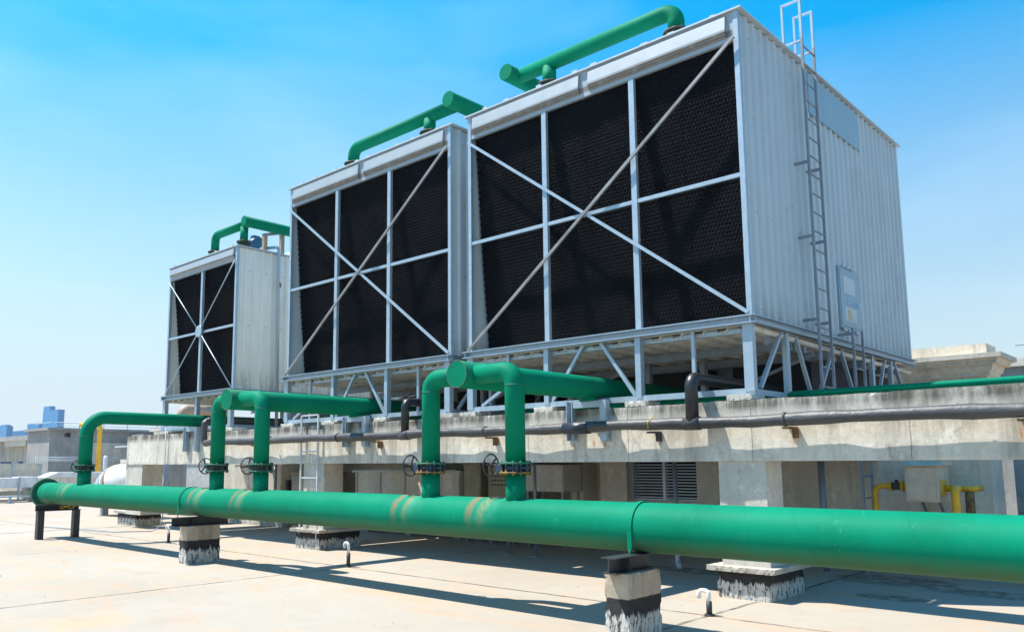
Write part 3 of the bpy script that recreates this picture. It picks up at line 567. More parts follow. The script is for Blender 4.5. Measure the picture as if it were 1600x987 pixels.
    for xx in lx:
        MB().chan((xx, y0 - 0.0, lz), (xx, y0 - 0.0, zb - 0.001), 0.10, 0.13 if xx in (lx[0], lx[-1]) else 0.09, 0.014, (1, 0, 0)).build('leg', M_GALV, T)
    for yy in (y0 + 2.1, y0 + 3.9, y0 + 6.8):
        if yy < y1 + 0.1:
            for xx in lx: MB().bar((xx, yy, lz), (xx, yy, zb - 0.03), 0.12, 0.12).build('leg', M_GALVD if xx != lx[-1] else M_GALV, T)
    MB().box(x0, x1, y0 - 0.035, y0 + 0.045, lz - 0.04, lz + 0.04).build('bottom_chord', M_GALV, T)
    MB().box(x1 - 0.09, x1 - 0.03, y0 + 0.046, y1, lz - 0.04, lz + 0.035).build('bottom_chord', M_GALV, T)
    MB().box(x0 + 0.02, x0 + 0.08, y0 + 0.046, y1, lz - 0.04, lz + 0.035).build('bottom_chord', M_GALVD, T)
    if not small:
        MB().box(x0 + 0.1, x1 - 0.1, y0 + 0.05, y0 + 0.10, zb - 0.10, zb - 0.04).build('inner_rail', M_GALV, T)
        mc = (mull[0] + mull[1]) / 2 + 0.02
        st = [((mc - 0.16, zb - 0.01), (mull[0] + 0.09, lz + 0.05)), ((mc + 0.16, zb - 0.01), (mull[1] - 0.08, lz + 0.05)), ((x0 + 1.15, lz + .5), (x0 + 0.3, lz + 0.05))]
        for a, b in st: MB().bar((a[0], y0 + 0.0, a[1]), (b[0], y0 + 0.0, b[1]), 0.05, 0.045, (0, 1, 0)).build('strut', M_GALV, T)
        for xx in (x0 + 0.88, x1 - 0.86): MB().box(xx - 0.025, xx + 0.025, y0 - 0.01, y0 + 0.03, lz + 0.04, zb - 0.001).build('strut', M_GALV, T)
        for yy in (y0 + 1.7, y0 + 3.4):
            for xx in (x0 + 0.9, x0 + 2.5, x1 - 1.6, x1 - 0.8): MB().chan((xx, yy, lz - 0.1), (xx, yy, zb - 0.1), 0.10, 0.08, 0.012, (1, 0, 0)).build('leg', M_GALVD, T)
        for yy, a, b in ((y0 + 2.1, lx[0], lx[1]), (y0 + 2.1, lx[2], lx[3]), (y0 + 3.9, lx[1], lx[2])):
            MB().bar((a, yy + 0.07, lz + 0.1), (b, yy + 0.07, zb - 0.2), 0.045, 0.045, (0, 1, 0)).build('strut', M_GALVD, T)
        sx = x1 - 0.03
        for a, b in (((y0 + 0.95, zb), (y0 + 0.2, lz + .05)), ((y0 + 1.42, zb), (y0 + 1.95, lz)), ((y0 + 2.9, zb - .02), (y0 + 2.2, lz + .05)), ((y0 + 3.2, zb - .02), (y0 + 3.75, lz + .05)), ((y0 + 5.35, zb), (y0 + 4.85, lz + .1)), ((y0 + 5.85, zb), (y0 + 6.4, lz + .2))):
            MB().bar((sx, a[0], a[1]), (sx, b[0], b[1]), 0.045, 0.05, (1, 0, 0)).build('strut', M_GALV, T)
        for yy in (y0 + 1.1, y0 + 4.65, y0 + 5.65): MB().box(sx - 0.04, sx + 0.03, yy - 0.05, yy + 0.05, lz + 0.036, zb - 0.002).build('leg', M_GALV, T)
        for yy in (y0 + .7, y0 + 1.55, y0 + 1.9, y0 + 3.4, y0 + 5.0, y0 + 5.3, y0 + 6.1): MB().box(sx - 0.14, sx - 0.06, yy, yy + 0.07, zb - 0.2, zb - 0.002).build('hanger_bracket', M_GALVD, T)
    return T
def fascia(T, a, b, y, z, pr):
    n = len(pr); vs = [(a, y + u, z + v) for u, v in pr] + [(b, y + u, z + v) for u, v in pr]
    fs = [(i, i + n, (i + 1) % n + n, (i + 1) % n) for i in range(n)] + [tuple(range(n)), tuple(range(n, 2 * n))[::-1]]
    MB().add(vs, fs).build('fascia_cover', M_FASC, T)

T1 = tower(-9.66, -4.57, 17.05, 3.48, 7.83, (-7.95, -6.28), 5.51, 'largest, nearest cooling tower, with ladder and corrugated side wall')
T2 = copy_tree(T1, (-5.53, 0, 0)); T2['label'] = 'middle cooling tower with a black grille and crossed braces'
T3 = tower(-20.87, -17.42, 16.6, 3.38, 6.96, (-19.1,), 5.03, 'smallest, far left cooling tower with four thin rods meeting at a round plate', small=True, panel=M_PANELW)
# tower 1 extras
m = MB().box(-4.583, -4.547, 12.52, 14.78, 7.10, 7.76).build('flat_panel', M_PATCH, T1)
dr = MB().box(-4.598, -4.548, 13.32, 14.22, 3.80, 4.80).build('access_door', M_PATCH, T1)
dr2 = MB().box(-4.5475, -4.538, 13.36, 14.18, 3.84, 4.76).build('door_leaf', M_PATCH, dr)
MB().box(-4.5375, -4.535, 13.50, 14.02, 4.38, 4.66).build('upper_recess', M_PANEL, dr)
MB().box(-4.5375, -4.535, 13.50, 14.02, 3.93, 4.16).build('lower_recess', M_PANEL, dr)
MB().box(-4.5345, -4.531, 13.64, 13.80, 3.96, 4.12).build('notice', M_NOTE, dr)
text_part('01', 0.16, (-4.534, 13.72, 4.215), (PI / 2, 0, PI / 2), M_LETTER, dr, 'door_lettering')
MB().box(-4.547, -4.49, 14.08, 14.11, 4.22, 4.28).build('door_handle', M_LETTER, dr)
m = MB()
for yy in (13.45, 13.65, 13.85): m.box(-4.545, -4.51, yy, yy + 0.10, 4.80, 4.83)
m.build('door_clip', M_PANEL, dr)
m = MB()
for yy in (13.4, 13.62, 13.95): m.box(-4.56, -4.53, yy, yy + 0.14, 3.75, 3.80)
m.build('sill_clip', M_GALV, dr)
# interior of T2's top left: nothing extra
# T3 roof gear
t = thing('fan_motor', (-18.9, 11.5, 6.99), 'dark blue electric motor on the deck of the far left tower', 'motor')
MB().cyl((-19.2, 11.55, 7.55), (-18.72, 11.55, 7.55), 0.17, 24).build('motor_body', M_DKBLUE, t)
MB().cyl((-19.38, 11.55, 7.55), (-19.201, 11.55, 7.55), 0.10, 18).box(-19.0, -18.85, 11.45, 11.65, 7.70, 7.78).build('terminal_box', M_DKBLUE, t)
MB().box(-19.2, -18.7, 11.35, 11.75, 6.99, 7.38).build('pedestal', M_DKBLUE, t)
t = thing('fan_stack', (-19.2, 14.0, 6.99), 'pale round fan stack on the deck behind the blue motor', 'fan stack')
MB().tube([(-19.2, 14.3, 6.99), (-19.2, 14.3, 7.2), (-19.2, 14.3, 7.65)], 1.45, 48, rf=lambda f: 1.4 + 0.05 * f).build('cowl', M_PANELW, t)
MB().tube([(-19.2, 14.3, 7.40), (-19.2, 14.3, 7.44)], 1.47, 48).build('band', M_GALV, t)
t = thing('goalpost_frame', (-17.5, 11.6, 6.99), 'rusty beige goalpost frame at the deck edge of the far left tower', 'frame')
MB().box(-17.62, -17.52, 10.95, 11.05, 6.99, 7.40).build('post', M_TANK, t); MB().box(-17.62, -17.52, 11.45, 11.55, 6.99, 7.58).build('post', M_TANK, t)
MB().bar((-17.57, 10.95, 7.42), (-17.57, 11.55, 7.60), 0.1, 0.07).build('top_bar', M_GALVD, t)
t = thing('downpipe', (-17.3, 11.3, 2.6), 'thin grey pipe running down the side wall of the far left tower', 'pipe')
MB().tube(arc_path([(-17.75, 11.0, 7.10), (-17.31, 11.25, 7.12), (-17.31, 11.3, 2.62)], 0.1), 0.04, 14).build('pipe_run', M_GALV, t)
MB().cyl((-17.31, 11.288, 6.1), (-17.31, 11.288, 6.2), 0.048, 14).build('coupling', M_RUSTY, t)

# ladder on tower 1
def rail_ladder(name, loc, label, X, ya, yb, z0, z1, step, r=0.018, mat=M_GALVD, first=0.15):
    t = thing(name, loc, label, 'ladder')
    for y in (ya, yb): MB().bar((X, y, z0), (X, y, z1), 0.035, 0.035, (1, 0, 0)).build('rail', mat, t)
    z = z0 + first
    while z < z1 - 0.05: MB().cyl((X, ya + 0.018, z), (X, yb - 0.018, z), r * 0.75, 8).build('rung', mat, t); z += step
    return t
ld = rail_ladder('ladder', (-4.35, 12.06, 2.5), 'tall galvanised ladder with hoop handrails fixed to the side of the largest tower', -4.35, 11.83, 12.29, 2.60, 8.0, 0.285)
for y in (11.83, 12.29):
    MB().bar((-4.35, y, 8.0), (-4.35, y, 8.58), 0.035, 0.035, (1, 0, 0)).bar((-4.62, y, 7.87), (-4.62, y, 8.58), 0.03, 0.03, (1, 0, 0)).bar((-4.635, y, 8.595), (-4.335, y, 8.595), 0.035, 0.03).bar((-4.605, y, 7.95), (-4.368, y, 7.95), 0.03, 0.03).build('handrail', M_GALV, ld)
for z in (6.07, 4.95, 3.72):
    for y in (11.83, 12.29): MB().bar((-4.56, y, z), (-4.368, y, z), 0.03, 0.04).build('wall_bracket', M_GALVD, ld)
l2 = rail_ladder('ladder', (-4.35, 13.42, 0), 'short lower ladder below the access door, passing behind the edge beam', -4.35, 13.21, 13.64, 0.0, 3.75, 0.33)
MB().bar((-4.56, 13.21, 3.66), (-4.368, 13.21, 3.66), 0.04, 0.04).build('wall_bracket', M_GALVD, l2)

# concrete blocks under the legs
blk = MB().box(-0.17, 0.17, 9.99, 10.42, 2.482, 2.558)
names = [(-4.74, 'under the front right corner leg of the largest tower'), (-6.30, 'under the second leg from the right of the largest tower'), (-7.97, 'under the second leg from the left of the largest tower'), (-9.58, 'under the front left corner leg of the largest tower'),
         (-10.13, 'under the front right corner leg of the middle tower'), (-11.9, 'under the second leg from the right of the middle tower'), (-13.5, 'under the second leg from the left of the middle tower'), (-14.95, 'under the front left corner leg of the middle tower'),
         (-17.5, 'under the front right leg of the far left tower'), (-20.75, 'at the far left end of the beam top')]
for i, (xx, lab) in enumerate(names):
    w = (0.17, 0.17, 0.19, 0.18, 0.20, 0.19, 0.22, 0.24, 0.30, 0.40)[i]
    o = rough(xx - w, xx + w, 10.012 + 0.01 * (i % 3), 10.42, 2.484, 2.559, 0.03, 0.012, i + 3).build('concrete_block', M_CONC2); tag(o, 'pale concrete block ' + lab, 'block', 'concrete blocks under the tower legs')
# ------------------------------------------------------------------ under-tower equipment
t = MB().tube(arc_path([(-20.6, 13.2, 2.9), (-4.9, 13.2, 2.9)], 0.2) if False else [(-21, 12.45, 2.62), (-4.9, 12.45, 2.62)], 0.14, 20).build('dark_header_pipe', M_INSUL); tag(t, 'thick black insulated pipe running under all three towers', 'pipe')
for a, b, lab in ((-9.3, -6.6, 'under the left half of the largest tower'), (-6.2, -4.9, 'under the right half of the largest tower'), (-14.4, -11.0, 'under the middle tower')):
    o = MB().box(a, b, 12.9, 16.8, 1.9, 3.25).box(a + 0.1, b - 0.1, 12.85, 12.899, 2.0, 3.18).build('dark_filler_box', M_DARK); tag(o, 'added black box darkening the space ' + lab, 'dark filler')  # black boxes added to keep the space under the towers dark
o = MB().box(-22.3, -10.2, 17.9, 18.1, 1.7, 2.95).build('screen_wall', M_CONCG); tag(o, 'grey wall behind the middle and far left towers', 'wall')
t = MB().tube([(-10.0, 11.3, 2.60), (3.5, 11.2, 2.645)], 0.042, 16).build('thin_green_pipe', M_GREEN); tag(t, 'thin green pipe lying behind the top edge of the concrete beam', 'pipe')

# ------------------------------------------------------------------ main green pipe
PY, PZ, PR = 7.4, 1.04, 0.25
mp = thing('main_pipe', (-10, PY, 0.79), 'long thick green pipe running across the foreground on piers', 'pipe')
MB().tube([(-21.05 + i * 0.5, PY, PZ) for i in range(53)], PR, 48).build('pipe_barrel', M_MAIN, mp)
MB().flange((-21.12, PY, PZ), (1, 0, 0), 0.345, 0.045, 20, 0.014, 0.03).flange((-21.19, PY, PZ), (1, 0, 0), 0.345, 0.045, 20, 0.014, 0.03).build('end_flange', M_FLG, mp)
MB().tube([(-20.85, PY, PZ), (-20.84, PY, PZ)], PR + 0.004, 48).build('weld_band', M_FLG, mp)
RIS = ((-18.92, 0.145), (-13.15, 0.125), (-11.75, 0.125), (-7.74, 0.12), (-6.30, 0.12))
for X, r in RIS:
    st = MB().cyl((X, PY, PZ + 0.1), (X, PY, 1.575), r, 32).build('stub', M_GREEN, mp)
    MB().flange((X, PY, 1.585), (0, 0, 1), r + 0.075, 0.02, 12, 0.012, 0.02).build('stub_flange', M_FLG if X < -8 else M_RUSTY, st)
for X in (-14.0, -4.60):
    # curved green clamp over the pipe
    m = MB(); seg = 24; a0, a1 = -0.05 * PI, 1.05 * PI; prev = None
    for i in range(seg + 1):
        a = a0 + (a1 - a0) * i / seg; y, z = PY - math.cos(a) * (PR + 0.006), PZ + math.sin(a) * (PR + 0.006); y2, z2 = PY - math.cos(a) * (PR + 0.014), PZ + math.sin(a) * (PR + 0.014)
        cur = [(X - 0.025, y, z), (X + 0.025, y, z), (X + 0.025, y2, z2), (X - 0.025, y2, z2)]
        if prev: m.add(prev + cur, [(0, 1, 5, 4), (1, 2, 6, 5), (2, 3, 7, 6), (3, 0, 4, 7)])
        prev = cur
    m.box(X - 0.025, X + 0.025, PY - PR - 0.014, PY - PR - 0.006, PZ - 0.20, PZ - 0.04).cyl((X, PY - PR - 0.01, PZ - 0.30), (X, PY - PR - 0.01, PZ - 0.20), 0.01, 8)
    m.box(X - 0.025, X + 0.025, PY + PR + 0.006, PY + PR + 0.014, PZ - 0.20, PZ - 0.04)
    m.build('pipe_clamp', M_GREEN, mp)
for X in (-13.42, -12.02, -8.0, -6.56):       # small welded collars
    MB().tube([(X, PY + math.cos(2 * PI * i / 16) * 0.07, PZ + 0.262 - 0.01 * abs(math.cos(2 * PI * i / 16)) + 0) if False else (X + math.cos(2 * PI * i / 16) * 0.09, PY + math.sin(2 * PI * i / 16) * 0.06 - 0.05, PZ + 0.25) for i in range(17)], 0.006, 6).build('wire_ring', M_IRON, mp)

def valve(X, r, parent, rusty):
    v = thing('valve', (0, 0, 0), None, None); v.parent = parent; v.location = Vector((X, PY, 1.64)) - parent_world(parent); v.empty_display_size = 0.1
    zc = 1.64
    # body as a real mesh object holding its sub-parts
    bpy.data.objects.remove(v)
    b = MB().cyl((X, PY, zc - 0.042), (X, PY, zc + 0.042), r + 0.02, 28)
    for k in range(4):
        a = PI / 4 + k * PI / 2; b.box(X + math.cos(a) * (r + .035) - .02, X + math.cos(a) * (r + .035) + .02, PY + math.sin(a) * (r + .035) - .02, PY + math.sin(a) * (r + .035) + .02, zc - .04, zc + .04)
    b.cyl((X - r - 0.07, PY, zc), (X + r + 0.06, PY, zc), 0.033, 14)
    v = b.build('valve', M_BLUE if rusty else M_IRON, parent)
    MB().flange((X, PY, zc + 0.055), (0, 0, 1), r + 0.075, 0.022, 12, 0.012, 0.018).build('valve_flange', M_FLG, v)
    m = MB()
    for k in range(12):
        a = 2 * PI * k / 12; m.cyl((X + math.cos(a) * (r + .053), PY + math.sin(a) * (r + .053), zc - .05), (X + math.cos(a) * (r + .053), PY + math.sin(a) * (r + .053), zc + .05), 0.007, 6)
    m.build('stud_bolts', M_IRON, v)
    MB().box(X - r - 0.15, X - r - 0.06, PY - 0.05, PY + 0.05, zc - 0.05, zc + 0.06).cyl((X - r - 0.105, PY - 0.065, zc), (X - r - 0.105, PY + 0.065, zc), 0.045, 18).build('gearbox', M_BLUE if rusty else M_IRON, v)
    wx = X - r - 0.27; MB().cyl((wx - 0.02, PY, zc + 0.03), (X - r - 0.149, PY, zc + 0.03), 0.013, 10).build('valve_stem', M_IRON, v)
    R = 0.135; rot = random.uniform(0, 2); m = MB(); c = Vector((wx, PY, zc + 0.03))
    m.tube([c + Vector((0, math.cos(2 * PI * i / 28), math.sin(2 * PI * i / 28))) * R for i in range(29)], 0.010, 10)
    m.cyl(c - Vector((0.02, 0, 0)), c + Vector((0.02, 0, 0)), 0.025, 12)
    for k in range(3):
        a = rot + k * 2 * PI / 3; m.bar(c, c + Vector((0, math.cos(a), math.sin(a))) * R, 0.022, 0.008, (1, 0, 0))
    m.build('handwheel', M_IRON, v)
    return v
HZ = 2.79
def riser_loop(Xa, Xb, r, Xh, rh, label, yend):
    t = thing('riser_pipe', (Xh, PY, 1.6), label, 'pipe', 'green riser pipe loops feeding the towers')
    z0 = 1.706
    for X, sgn in ((Xa, 1), (Xb, -1)):
        valve(X, r, t, r == 0.12)
        MB().tube(arc_path([(X, PY, z0), (X, PY, HZ), (Xh, PY, HZ)], r * 1.45, 14), r, 32).build('riser', M_GREEN, t)
        MB().tube([(X, PY, HZ - r * 1.5), (X, PY, HZ - r * 1.5 + 0.012)], r + 0.004, 32).build('weld_ring', M_FLG, t)
    MB().tube([(Xh, PY - 0.23, HZ), (Xh, 9.0, HZ), (Xh, yend, HZ)], rh, 40).build('header', M_GREEN, t)
    MB().tube([(Xh, PY - 0.236, HZ), (Xh, PY - 0.231, HZ)], rh - 0.006, 40).build('end_cap', M_GREEN, t)
    MB().tube([(Xh + math.cos(2 * PI * i / 40) * rh * 0.985, PY - 0.234, HZ + math.sin(2 * PI * i / 40) * rh * 0.985) for i in range(41)], 0.005, 6).build('weld_bead', M_RUSTG, t)
    MB().tube([(Xh, 9.95, HZ), (Xh, 9.963, HZ)], rh + 0.004, 40).build('weld_ring', M_FLG, t)
    MB().box(Xh - 0.11, Xh + 0.11, 9.86, 9.98, HZ - rh - 0.03, HZ - rh + 0.03).build('saddle', M_GREEN, t)
    return t
riser_loop(-7.74, -6.30, 0.12, -7.04, 0.17, 'nearest pair of green risers joined by a capped header under the largest tower', 14.0)
riser_loop(-13.15, -11.75, 0.125, -12.50, 0.175, 'middle pair of green risers joined by a capped header under the middle tower', 14.0)
t = thing('riser_pipe', (-18.92, PY, 1.6), 'far single green riser bending back towards the smallest tower', 'pipe', 'green riser pipe loops feeding the towers')
valve(-18.92, 0.145, t, False)
MB().tube(arc_path([(-18.92, PY, 1.706), (-18.92, PY, 2.77), (-18.92, 12.5, 2.77)], 0.42, 16), 0.145, 32).build('riser', M_GREEN, t)
MB().tube([(-18.92, PY, 2.33), (-18.92, PY, 2.342)], 0.149, 32).build('weld_ring', M_FLG, t)
MB().tube([(-18.92, 10.05, 2.77), (-18.92, 10.062, 2.77)], 0.149, 32).build('weld_ring', M_FLG, t)
# steel brackets carrying the headers at the beam face
for Xc, w, lab, zt_ in ((-7.06, 0.30, 'galvanised bracket on the beam face under the nearest green header', 2.60), (-12.5, 0.30, 'galvanised bracket on the beam face under the middle green header', 2.60), (-18.95, 0.27, 'galvanised bracket on the beam face under the far green pipe', 2.61)):
    t = thing('pipe_bracket', (Xc, 9.93, 2.0), lab, 'bracket')
    for s in (-1, 1):
        MB().chan((Xc + s * w, 9.94, 2.02), (Xc + s * w, 9.94, zt_), 0.10, 0.11, 0.012, (s, 0, 0)).build('upright', M_GALV, t)
        MB().box(Xc + s * w - 0.07, Xc + s * w + 0.07, 9.985, 9.998, 1.99, 2.16).build('base_plate', M_GALV, t)
        MB().cyl((Xc + s * w - 0.075, 9.97, 2.12), (Xc + s * w - 0.075, 10.0, 2.12), 0.012, 8).cyl((Xc + s * w + 0.055, 9.96, 2.08), (Xc + s * w + 0.055, 9.985, 2.08), 0.012, 8).build('anchor_bolt', M_GALVD, t)
    MB().box(Xc - w + 0.052, Xc + w - 0.052, 9.90, 9.98, zt_ - 0.10, zt_ - 0.005).build('cross_bar', M_GALV, t)

# roof pipes on the towers
def roof_pipe(xe, xd, xh, y, zh, zd, r, rh, y0h, y1h, label):
    t = thing('roof_pipe', (xd, y, zd), label, 'pipe', 'green pipes on top of the towers')
    MB().tube(arc_path([(xe, y, zd + 0.16), (xe, y, zh), (xh, y, zh)], r * 1.6, 12), r, 28).build('pipe_run', M_GREEN, t)
    MB().cyl((xd, y, zd + 0.16), (xd, y, zh - r * 0.5), r * 0.95, 28).build('branch', M_GREEN, t)
    MB().tube([(xh, y0h, zh + 0.0), (xh, y1h, zh)], rh, 32).build('header', M_GREEN, t)
    MB().cyl((xh, y0h - 0.005, zh), (xh, y0h - 0.0005, zh), rh - 0.008, 32).build('end_cap', M_GREEN, t)
    for X in (xe, xd):
        MB().flange((X, y, zd + 0.19), (0, 0, 1), r + 0.075, 0.026, 10, 0.014, 0.02).flange((X, y, zd + 0.10), (0, 0, 1), r + 0.06, 0.02, 10, 0.011, 0.02).cyl((X, y, zd + .0), (X, y, zd + 0.17), r * 0.9, 24).build('flange', M_FLGD, t)
roof_pipe(-5.68, -8.08, -8.80, 10.5, 8.42, 7.856, 0.125, 0.145, 10.2, 12.6, 'green roof pipe on the largest tower with its capped end to the left')
roof_pipe(-13.38, -11.02, -10.22, 10.5, 8.39, 7.856, 0.125, 0.15, 10.2, 12.6, 'green roof pipe on the middle tower with its capped end to the right')
roof_pipe(-19.13, -17.72, -17.42, 10.5, 7.62, 6.986, 0.105, 0.13, 10.3, 14.0, 'green roof pipe on the far left tower')

# ------------------------------------------------------------------ black insulated pipe on the beam face
t = thing('insulated_pipe', (-8, 9.83, 2.2), 'long black insulated pipe fixed along the concrete beam with short risers', 'pipe')
rr = random.Random(3); path = []; xx = 3.6
while xx > -17.9: path.append((xx, 9.83 + rr.uniform(-.006, .006), 2.205 + 0.010 * math.sin(xx * 1.7) + rr.uniform(-.004, .004))); xx -= 0.3
path += arc_path([(-17.95, 9.83, 2.2), (-18.12, 9.83, 2.2), (-18.12, 9.83, 2.4)], 0.1, 6)[1:]
path += arc_path([(-18.12, 9.83, 2.45), (-18.12, 9.83, 2.74), (-18.12, 13.5, 2.74)], 0.12, 8)
NP = len(path)
def lump(f): return 0.076 + 0.006 * math.sin(f * 97) + 0.005 * math.sin(f * 211 + 1)
MB().tube(path, 0.076, 24, rf=lump).build('main_run', M_INSUL, t)
for X, r in ((-5.31, 0.085), (-10.95, 0.075)):
    MB().tube(arc_path([(X, 9.83, 2.22), (X, 9.83, 2.80), (X, 14.0, 2.80)], 0.12, 10), r, 24).build('branch', M_RUBBER, t)
    MB().tube([(X - 0.11, 9.83, 2.2), (X + 0.11, 9.83, 2.2)], 0.088, 20).build('tee_wrap', M_INSUL, t)
for X in (-0.9, -4.08, -9.0, -12.9, -15.3, -2.1): MB().tube([(X - 0.015, 9.83, 2.205), (X + 0.015, 9.83, 2.205)], 0.087, 20).build('joint_band', M_INSUL, t)
MB().tube([(-7.4, 9.83, 2.2), (-6.95, 9.83, 2.2)], 0.088, 24).build('tape_wrap', M_TAPE, t)
for X in (-15.9, -11.79, -8.9, -5.9, -4.02, -1.62, 1.2):
    MB().box(X - 0.09, X + 0.03, 9.80, 9.995, 2.09, 2.115).box(X - 0.01, X + 0.03, 9.90, 9.998, 1.98, 2.09).build('wall_bracket', M_RUSTY if X != -5.9 else M_BSTEEL, t)
MB().tube([(-5.93, 9.745, 2.15), (-5.93, 9.745, 2.24), (-5.90, 9.79, 2.30), (-5.87, 9.84, 2.31)], 0.005, 6).build('wire_tie', M_STRAP, t)

# ------------------------------------------------------------------ supports of the main pipe
def pier(xa, xb, ya, yb, zt_, label, of=0.22, ob=0.22, hw=0.10):
    t = thing('pipe_pier', ((xa + xb) / 2, (ya + yb) / 2, 0), label, 'pier', 'tarred concrete piers under the main pipe')
    m = rough(xa, xb, ya, yb, 0, zt_, 0.035, 0.014, int(abs(xa) * 17))
    m.build('concrete_shaft', M_TAR, t)
    X = (xa + xb) / 2; H = 0.79 - zt_
    MB().prof([(-hw, 0), (hw, 0), (hw, .012), (.006, .012), (.006, H - .012), (hw, H - .012), (hw, H), (-hw, H), (-hw, H - .012), (-.006, H - .012), (-.006, .012), (-hw, .012)], (X, ya - of, zt_ + 0.001), (X, yb + ob, zt_ + 0.001)).build('steel_beam', M_BSTEEL, t)
    MB().box(X - hw, X + hw, ya + 0.12, ya + 0.13, zt_ + .014, 0.775).build('stiffener', M_BSTEEL, t)
pier(-4.72, -4.45, 6.86, 7.46, 0.635, 'nearest tarred concrete pier under the main pipe', 0.12, 0.02, 0.085)
pier(-13.72, -13.45, 7.04, 7.68, 0.64, 'second tarred concrete pier, at the left under the main pipe')
pier(3.0, 3.3, 7.0, 7.6, 0.63, 'tarred concrete pier beyond the right edge')
t = thing('pipe_stand', (-20.5, 7.4, 0), 'black steel portal stand under the far end of the main pipe', 'stand')
for y in (7.07, 7.87): MB().chan((-20.5, y, 0), (-20.5, y, 0.64), 0.14, 0.16, 0.014, (1, 0, 0)).build('leg', M_BSTEEL, t)
MB().chan((-20.5, 6.98, 0.715), (-20.5, 7.96, 0.715), 0.16, 0.15, 0.014).build('top_beam', M_BSTEEL, t)
pts = [(-20.38, 7.55 + 0.13 * math.cos(a * 0.7) + a * 0.01, 0.72 + 0.03 * math.sin(a * 1.4)) for a in [i * 0.3 for i in range(34)]]
o = MB().tube(pts, 0.006, 6, ).build('yellow_wire', M_STRAP); tag(o, 'loose coil of yellow wire hanging on the black stand', 'wire')

# spigots on the floor
def spigot(X, Y, h, label, left=0.11):
    t = thing('floor_spigot', (X, Y, 0), label, 'vent pipe', 'small vent pipes rising from the roof floor')
    MB().cyl((X, Y, 0), (X, Y, h * 0.58), 0.032, 16).build('dark_sleeve', M_IRON, t)
    MB().tube(arc_path([(X, Y, h * 0.581), (X, Y, h), (X - left, Y, h), (X - left, Y, h - 0.09)], 0.045, 6), 0.024, 14).build('pipe_hook', M_WHITE, t)
    MB().cyl((X, Y, 0), (X, Y, 0.02), 0.055, 16).build('collar', M_IRON, t)
spigot(-4.56, 8.65, 0.27, 'hooked vent pipe on the floor right of the nearest pier', 0.12); spigot(-11.05, 8.67, 0.39, 'white-topped vent pipe on the floor by the white ladder'); spigot(-17.36, 8.66, 0.37, 'far vent pipe left of the second pier', 0.12)
t = MB().tube(arc_path([(-6.04, 10.6, 0.75), (-6.04, 10.6, 0.30), (-5.96, 10.5, 0.25)], 0.05), 0.032, 16).box(-6.06, -6.02, 10.6, 10.95, 0.70, 0.74).box(-6.08, -6.0, 10.95, 12.2, 0.66, 0.76).build('drain_pipe', M_GALVD); tag(t, 'short grey drain pipe end hanging behind the main pipe', 'drain pipe')
t = thing('conduit', (-20.3, 9.95, 0), 'thin white conduit down the beam curving onto the floor at far left', 'conduit')
MB().tube(arc_path([(-20.32, 9.95, 2.66), (-20.32, 9.95, 0.03), (-20.9, 9.0, 0.03), (-24.5, 8.4, 0.03)], 0.3, 8), 0.013, 12).build('tube', M_GALVD, t)
MB().box(-21.0, -19.4, 10.1, 10.2, 2.60, 2.70).build('cable_tray', M_GALV, t)

# white ladder in front of the beam
t = thing('access_ladder', (-13.95, 9.95, 0), 'white steel ladder standing against the beam near the middle column', 'ladder')
for X in (-14.28, -13.70): MB().bar((X, 9.935, 0.08), (X, 9.935, 2.69), 0.035, 0.028, (0, 1, 0)).build('rail', M_GALVL, t)
for z in (2.69, 1.95, 1.42, 0.9, 0.5, 0.1): MB().box(-14.26, -13.72, 9.925, 9.955, z - 0.014, z + 0.014).build('rung', M_GALVL, t)

# ------------------------------------------------------------------ right background: corniced roof building
t = thing('corniced_building', (-7, 20, 0), 'pale concrete roof building with stepped cornice behind the largest tower', 'building')
X1 = -4.0; Y0 = 20.3
def step(xe, ye, z0, z1, name, mat): MB().box(-12, xe, ye, 21.2, z0, z1).build(name, mat, t)
step(X1 - 0.2, Y0 + 0.2, 0, 3.20, 'wall', M_CONCG)
prof_ = [(0.0, 3.20), (0.0, 3.50), (0.06, 3.505), (0.06, 3.58), (0.10, 3.60), (0.13, 3.68), (0.14, 3.74), (0.23, 3.745), (0.23, 3.80), (0.28, 3.86)]
vs = []; fs = []
for u, z in prof_: vs += [(-12, Y0 - u, z), (X1 + u, Y0 - u, z), (X1 + u, 21.2 + u, z)]
for i in range(len(prof_) - 1): fs += [(i * 3, i * 3 + 1, i * 3 + 4, i * 3 + 3), (i * 3 + 1, i * 3 + 2, i * 3 + 5, i * 3 + 4)]
fs += [(0, 1, 2), ]
MB().add(vs, fs).build('cornice', M_CONCW, t)
MB().box(-12, X1 + 0.34, Y0 - 0.34, 21.55, 3.861, 3.96).build('roof_slab', M_CONC2, t)
MB().box(-12, X1 + 0.02, Y0 + 0.0, 21.2, 3.961, 4.20).build('parapet', M_CONCW, t)
t = thing('rear_wall', (0, 24, 0), 'grey concrete wall at the right edge with coping and rail', 'wall')
MB().box(-6, 10, 24.5, 25, 0, 4.05).build('wall_face', M_CONCG, t); MB().box(-6, 10, 24.4, 25.1, 4.051, 4.25).build('coping', M_CONC2, t)
m = MB().cyl((-4.2, 24.7, 4.62), (10, 24.7, 4.62), 0.025, 10)
for xx in (-3.7, -1.5, .7): m.cyl((xx, 24.7, 4.25), (xx, 24.7, 4.62), 0.02, 8)
m.build('handrail', M_GALV, t)
MB().box(-1.9, 3.0, 22.9, 23.4, 0, 3.5).build('buttress', M_CONC2, t)

